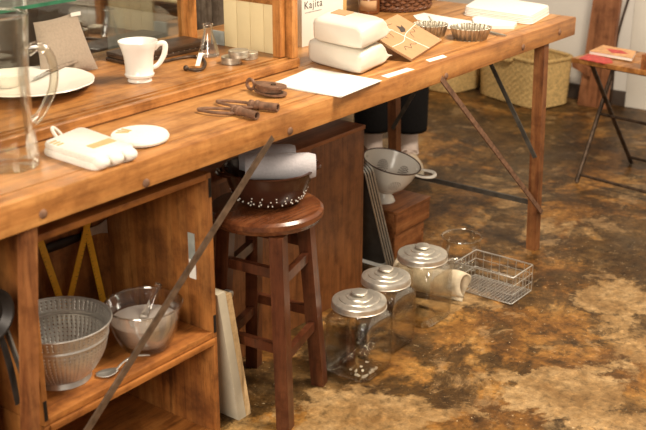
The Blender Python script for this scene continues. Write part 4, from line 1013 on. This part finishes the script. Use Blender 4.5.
MB().box((.034, yr+(yt1-yr)*sc_-.02, .951), (.063, yl+(yt0-yl)*sc_+.02, 1.0), .002).build('cap', 'plank', tsx)
s0_, s1_ = at_x(617, 47, 5.065), at_x(629, 0, 5.065); dz = s1_.z-s0_.z
yA = s0_.y+.004; 
tag(MB().tube([(0, 0, 0), (0, 0, s0_.z), (0, (s1_.y-s0_.y)*.35, s0_.z+dz*.5), (0, s1_.y-s0_.y, s1_.z), (.0, (s1_.y-s0_.y)*2.2, s1_.z+dz*.9)], .0055, 8).build('bent_stick', 'dark_wood', None, 60, (5.065, yA, .0)), 'thin dark bent stick standing against the white door frame', 'stick')

# small folding table
FT = thing('folding_table', 'small folding table with a wooden top and crossed metal legs', 'table', (3.923, 1.334, 0), radians(-8))
tz = .50; y0, y1, xa, xb = 1.748, .95, 3.835, 4.115
fr = lambda p: (p[0]-3.98, p[1]-1.35, p[2])
for i in range(3):
    w = (xb-xa)/3; MB().box(fr((xa+i*w+.0005, y1, tz-.018)), fr((xa+(i+1)*w-.0005, y0, tz)), .0015).build('top_board', 'case', FT)
for yy in (1.70, 1.0):
    MB().tube([fr((3.868, yy, .006)), fr((4.085, yy, tz-.024))], .0085, 8).build('leg', 'iron', FT)
    MB().tube([fr((4.245, yy-.018, .006)), fr((3.875, yy-.018, tz-.024))], .0085, 8).build('leg', 'iron', FT)
for x, z, dy in ((3.88, .035, 0), (4.225, .035, -.018), (3.985, .262, -.009), (3.875, tz-.024, -.018), (4.085, tz-.024, 0)):
    MB().tube([fr((x, 1.70+dy, z)), fr((x, 1.0+dy, z))], .006, 8).build('crossbar', 'iron', FT)
def book(pix, z0, t, label, cover, cat='booklet'):
    ps = quad_pts(pix, z0); c = sum(ps, Vector())/len(ps); o = thing('booklet', label, cat, (c.x, c.y, z0), 0, 'booklets on the folding table'); pp = [(q.x-c.x, q.y-c.y) for q in ps]
    sm = [(x*.985, y*.985) for x, y in pp]
    if t > .004:
        MB().prism(pp, 0, .0008, 2).build('back_cover', cover, o, 0); MB().prism(sm, .0009, t-.0009, 2).build('page_block', 'paper', o, 0); MB().prism(pp, t-.0008, t, 2).build('front_cover', cover, o, 0)
    else: MB().prism(pp, 0, t, 2).build('front_cover', cover, o, 0)
    return o
k1 = book([(579, 59), (588, 54.5), (610, 59), (613, 63), (604, 64)], tz, .003, 'thin red printed booklet at the table corner', 'red')
k2 = book([(589, 54), (603, 48), (636, 54), (632, 61.5)], tz+.0035, .012, 'thick booklet with a peach and red cover on the folding table', 'peach')
c = Vector(k2.location)
ps = [at(x, y, tz+.0156)-c for x, y in ((606, 48.5), (622, 50.5), (628, 54), (612, 53))]
MB().prism([(q.x, q.y) for q in ps], .0121, .0126, 2).build('printed_patch', 'red', k2, 0)
wbx = thing('small_wooden_box', 'small red-brown wooden box at the end of the booklets', 'box', (3.855, 1.387, tz), radians(-8))
for a, b2 in (((-.06, -.07, 0), (.06, -.062, .055)), ((-.06, .062, 0), (.06, .07, .055)), ((-.06, -.0615, 0), (-.052, .0615, .055)), ((.052, -.0615, 0), (.06, .0615, .055))): MB().box(a, b2, .001).build('side', 'chest', wbx)
MB().box((-.0515, -.0615, 0), (.0515, .0615, .006)).build('bottom', 'chest', wbx, 0)

# cabinet behind the table, seen through the case glass
cbX, cbT = 2.78, .745
cab = thing('grey_cabinet', 'grey cabinet with a dark rail below its pale top behind the work table', 'cabinet', (3.0, 3.0, 0))
f_ = lambda p: (p[0]-3.0, p[1]-3.0, p[2])
MB().box(f_((cbX+.012, 2.46, 0)), f_((3.2, 3.9, cbT-.05))).build('carcass', 'grey_panel', cab, 0)
MB().box(f_((cbX-.004, 2.452, cbT-.049)), f_((3.21, 3.9, cbT-.008)), .002).build('rail', 'dark_wood', cab)
MB().box(f_((cbX+.01, 2.46, cbT-.0075)), f_((3.2, 3.9, cbT)), .001).build('top', 'cream_panel', cab)
yy = 2.46
for k, (w, mt) in enumerate(((.10, 'grey_boards'), (.09, 'grey_boards'), (.10, 'grey_boards'), (.30, 'grey_panel'), (.10, 'blue_grey'), (.10, 'dark_wood'), (.3, 'dark_wood'), (.34, 'dark_wood'))):
    MB().box(f_((cbX, yy+.001, .06)), f_((cbX+.0115, yy+w-.001, cbT-.051)), .0015).build('front_board', mt, cab); yy += w

bs = thing('board_screen', 'weathered grey board screen standing behind the display case', 'screen', (2.74, 2.5, 0))
yy = at_x(230, 20, 2.70).y; ye = at_x(178, 20, 2.70).y; wv = (ye-yy)/3
for k in range(3): MB().box((-.04, yy-2.5+k*wv+.001, 0), (-.022, yy-2.5+(k+1)*wv-.001, 1.25), .002).build('board', 'grey_boards', bs)
for zz in (.2, 1.0): MB().box((-.0215, yy-2.5, zz), (-.006, ye-2.5, zz+.06), .002).build('batten', 'grey_boards', bs)

# ------------------------------------------------------------------ person behind the table
pe = thing('person', 'person standing behind the table in black trousers, pale socks and beige lace-up shoes', 'person', (3.55, 2.40, 0))
fa = at(408, 167, .02); fb = at(374, 167, .02)
FA = Vector((fa.x-3.55+.04, fa.y-2.40+.02, 0)); FB = Vector((fb.x-3.55+.04, fb.y-2.40+.03, 0))
fdir = Vector((-.72, -.69, 0)).normalized(); fs_ = Vector((-fdir.y, fdir.x, 0))
def ringat(c, ra, rb, n=24, da=None):
    return [c+fdir*ra*cos(2*pi*i/n)+fs_*rb*sin(2*pi*i/n) for i in range(n)]
hipc = (FA+FB)/2; hipc.z = .92
def pants():
    m = MB()
    for F in (FA, FB):
        side = (F-(FA+FB)/2); side.z = 0; sdn = side.normalized()
        pts = []
        for z, ra, rb in ((.155, .083, .076), (.17, .084, .077), (.30, .083, .075), (.48, .082, .074), (.62, .088, .082), (.80, .096, .092), (.93, .085, .082)):
            t = (z-.155)/.775; c = F.lerp(hipc*1.0+sdn*.085, t); c.z = z; c += fdir*(-.045+.015*sin(t*pi))
            pts.append(ringat(c, ra*(1+.015*sin(z*40)), rb))
        m.loft(pts, False, True)
    rings = []
    for z, ra, rb in ((.80, .09, .15), (.86, .112, .172), (.93, .115, .175), (1.02, .10, .15), (1.06, .098, .145)):
        c = hipc.copy(); c.z = z; c -= fdir*.045; rings.append(ringat(c, ra, rb))
    m.loft(rings); return m
solid(pants().build('trousers', 'trouser', pe, 70), .004)
rings = []
for z, ra, rb in ((1.055, .10, .15), (1.12, .098, .148), (1.25, .108, .165), (1.38, .105, .185), (1.43, .085, .17), (1.465, .06, .10)):
    c = hipc.copy(); c.z = z; c -= fdir*.045; rings.append(ringat(c, ra, rb))
m = MB(); m.loft(rings)
hc = hipc.copy(); hc.z = 0; hc -= fdir*.045
sgn = (FA-FB); sgn.z = 0; sgn.normalize()
for s in (-1, 1):
    m.tube([hc+sgn*s*.15+Vector((0, 0, 1.40)), hc+sgn*s*.20+Vector((0, 0, 1.36)), hc+sgn*s*.235+Vector((0, 0, 1.22)), hc+sgn*s*.245+Vector((0, 0, 1.10)), hc+sgn*s*.22+fdir*.09+Vector((0, 0, 1.03)), hc+sgn*s*.15+fdir*.2+Vector((0, 0, .98))], [.05, .056, .047, .043, .038, .033], 14)
m.build('shirt', 'shirt', pe, 70)
m = MB()
for F in (FA, FB): 
    c = F-fdir*.045
    m.tube([c+Vector((0, 0, .10)), c+Vector((0, 0, .3)), c+Vector((0, 0, .5))], [.037, .045, .05], 14)
m.tube([hc+Vector((0, 0, 1.42)), hc+Vector((0, 0, 1.55))], .048, 16)
hd_ = [(.001, 1.515), (.035, 1.517), (.056, 1.545), (.066, 1.585), (.074, 1.64), (.072, 1.69), (.055, 1.73), (.025, 1.748), (.001, 1.75)]
m.lathe(hd_, 28, TR(*(hc+fdir*.02)) @ Matrix.Diagonal((1.12, 1, 1, 1)))
m.tube([hc+fdir*.09+Vector((0, 0, 1.645)), hc+fdir*.108+Vector((0, 0, 1.605)), hc+fdir*.092+Vector((0, 0, 1.598))], [.006, .011, .008], 8)
for s in (-1, 1):
    e = hc+sgn*s*.15+fdir*.2+Vector((0, 0, .98)); fw = (fdir*.8-sgn*s*.6).normalized(); ac = Vector((-fw.y, fw.x, 0))
    m.tube([e-fw*.03, e+fw*.03, e+fw*.09], [.026, .034, .03], 12, flat=.5, up=(0, 0, 1))
    for k in range(4): b_ = e+fw*.085+ac*(k-1.5)*.017; m.tube([b_, b_+fw*(.035+.008*(k in (1, 2)))-Vector((0, 0, .006)), b_+fw*(.06+.012*(k in (1, 2)))-Vector((0, 0, .022))], [.0085, .0082, .007], 8)
    b_ = e+fw*.02; m.tube([b_, b_-ac*s*(-.045)+fw*.02, b_-ac*s*(-.05)+fw*.05], [.011, .010, .008], 8)
m.build('body', 'skin', pe, 70)
m = MB(); m.lathe([(.079, 1.60), (.083, 1.66), (.079, 1.71), (.058, 1.748), (.001, 1.765)], 28, TR(*(hc-fdir*.006)) @ Matrix.Diagonal((1.08, 1.02, 1, 1)), False, False); solid(m.build('hair', 'hair', pe, 70), .01)
for F in (FA, FB):
    c = F-fdir*.045
    solid(MB().lathe([(.045, .055), (.040, .09), (.040, .13), (.043, .18), (.045, .22)], 20, TR(*c), False, False).build('sock', 'sock', pe), .002, 1)
    rings = []
    for t, hw, h in ((-.095, .018, .04), (-.085, .030, .062), (-.05, .036, .068), (0, .037, .066), (.04, .040, .056), (.09, .046, .044), (.13, .042, .036), (.155, .025, .028), (.163, .008, .02)):
        rings.append([c+fdir*t+fs_*hw*cos(2*pi*i/20)*(1 if sin(2*pi*i/20) < .3 else .92)+Vector((0, 0, .010+h*(.5+.5*sin(2*pi*i/20)))) for i in range(20)])
    sh_ = MB().loft(rings).build('shoe', 'shoe', pe, 70)
    MB().prism([(c.x+(fdir*a+fs_*b).x, c.y+(fdir*a+fs_*b).y) for a, b in ((-.098, -.022), (-.05, -.04), (.03, -.042), (.09, -.05), (.14, -.042), (.167, -.018), (.167, .018), (.14, .042), (.09, .05), (.03, .042), (-.05, .04), (-.098, .022))], 0, .014, 2).build('sole', 'sole', sh_, 0)
    for s in (-1, 1):
        b_ = c+fdir*.045+Vector((0, 0, .070))
        MB().tube([b_, b_+fs_*s*.016+Vector((0, 0, .010)), b_+fs_*s*.032+Vector((0, 0, .004)), b_+fs_*s*.030+fdir*.014-Vector((0, 0, .006)), b_+fs_*s*.012+fdir*.004, b_], .0022, 6).build('lace_bow', 'sock', sh_)
    for k in range(3): MB().tube([c+fdir*(.05+k*.016)+fs_*-.022+Vector((0, 0, .056-k*.004)), c+fdir*(.05+k*.016)+Vector((0, 0, .066-k*.005)), c+fdir*(.05+k*.016)+fs_*.022+Vector((0, 0, .056-k*.004))], .002, 6).build('lace', 'sock', sh_)
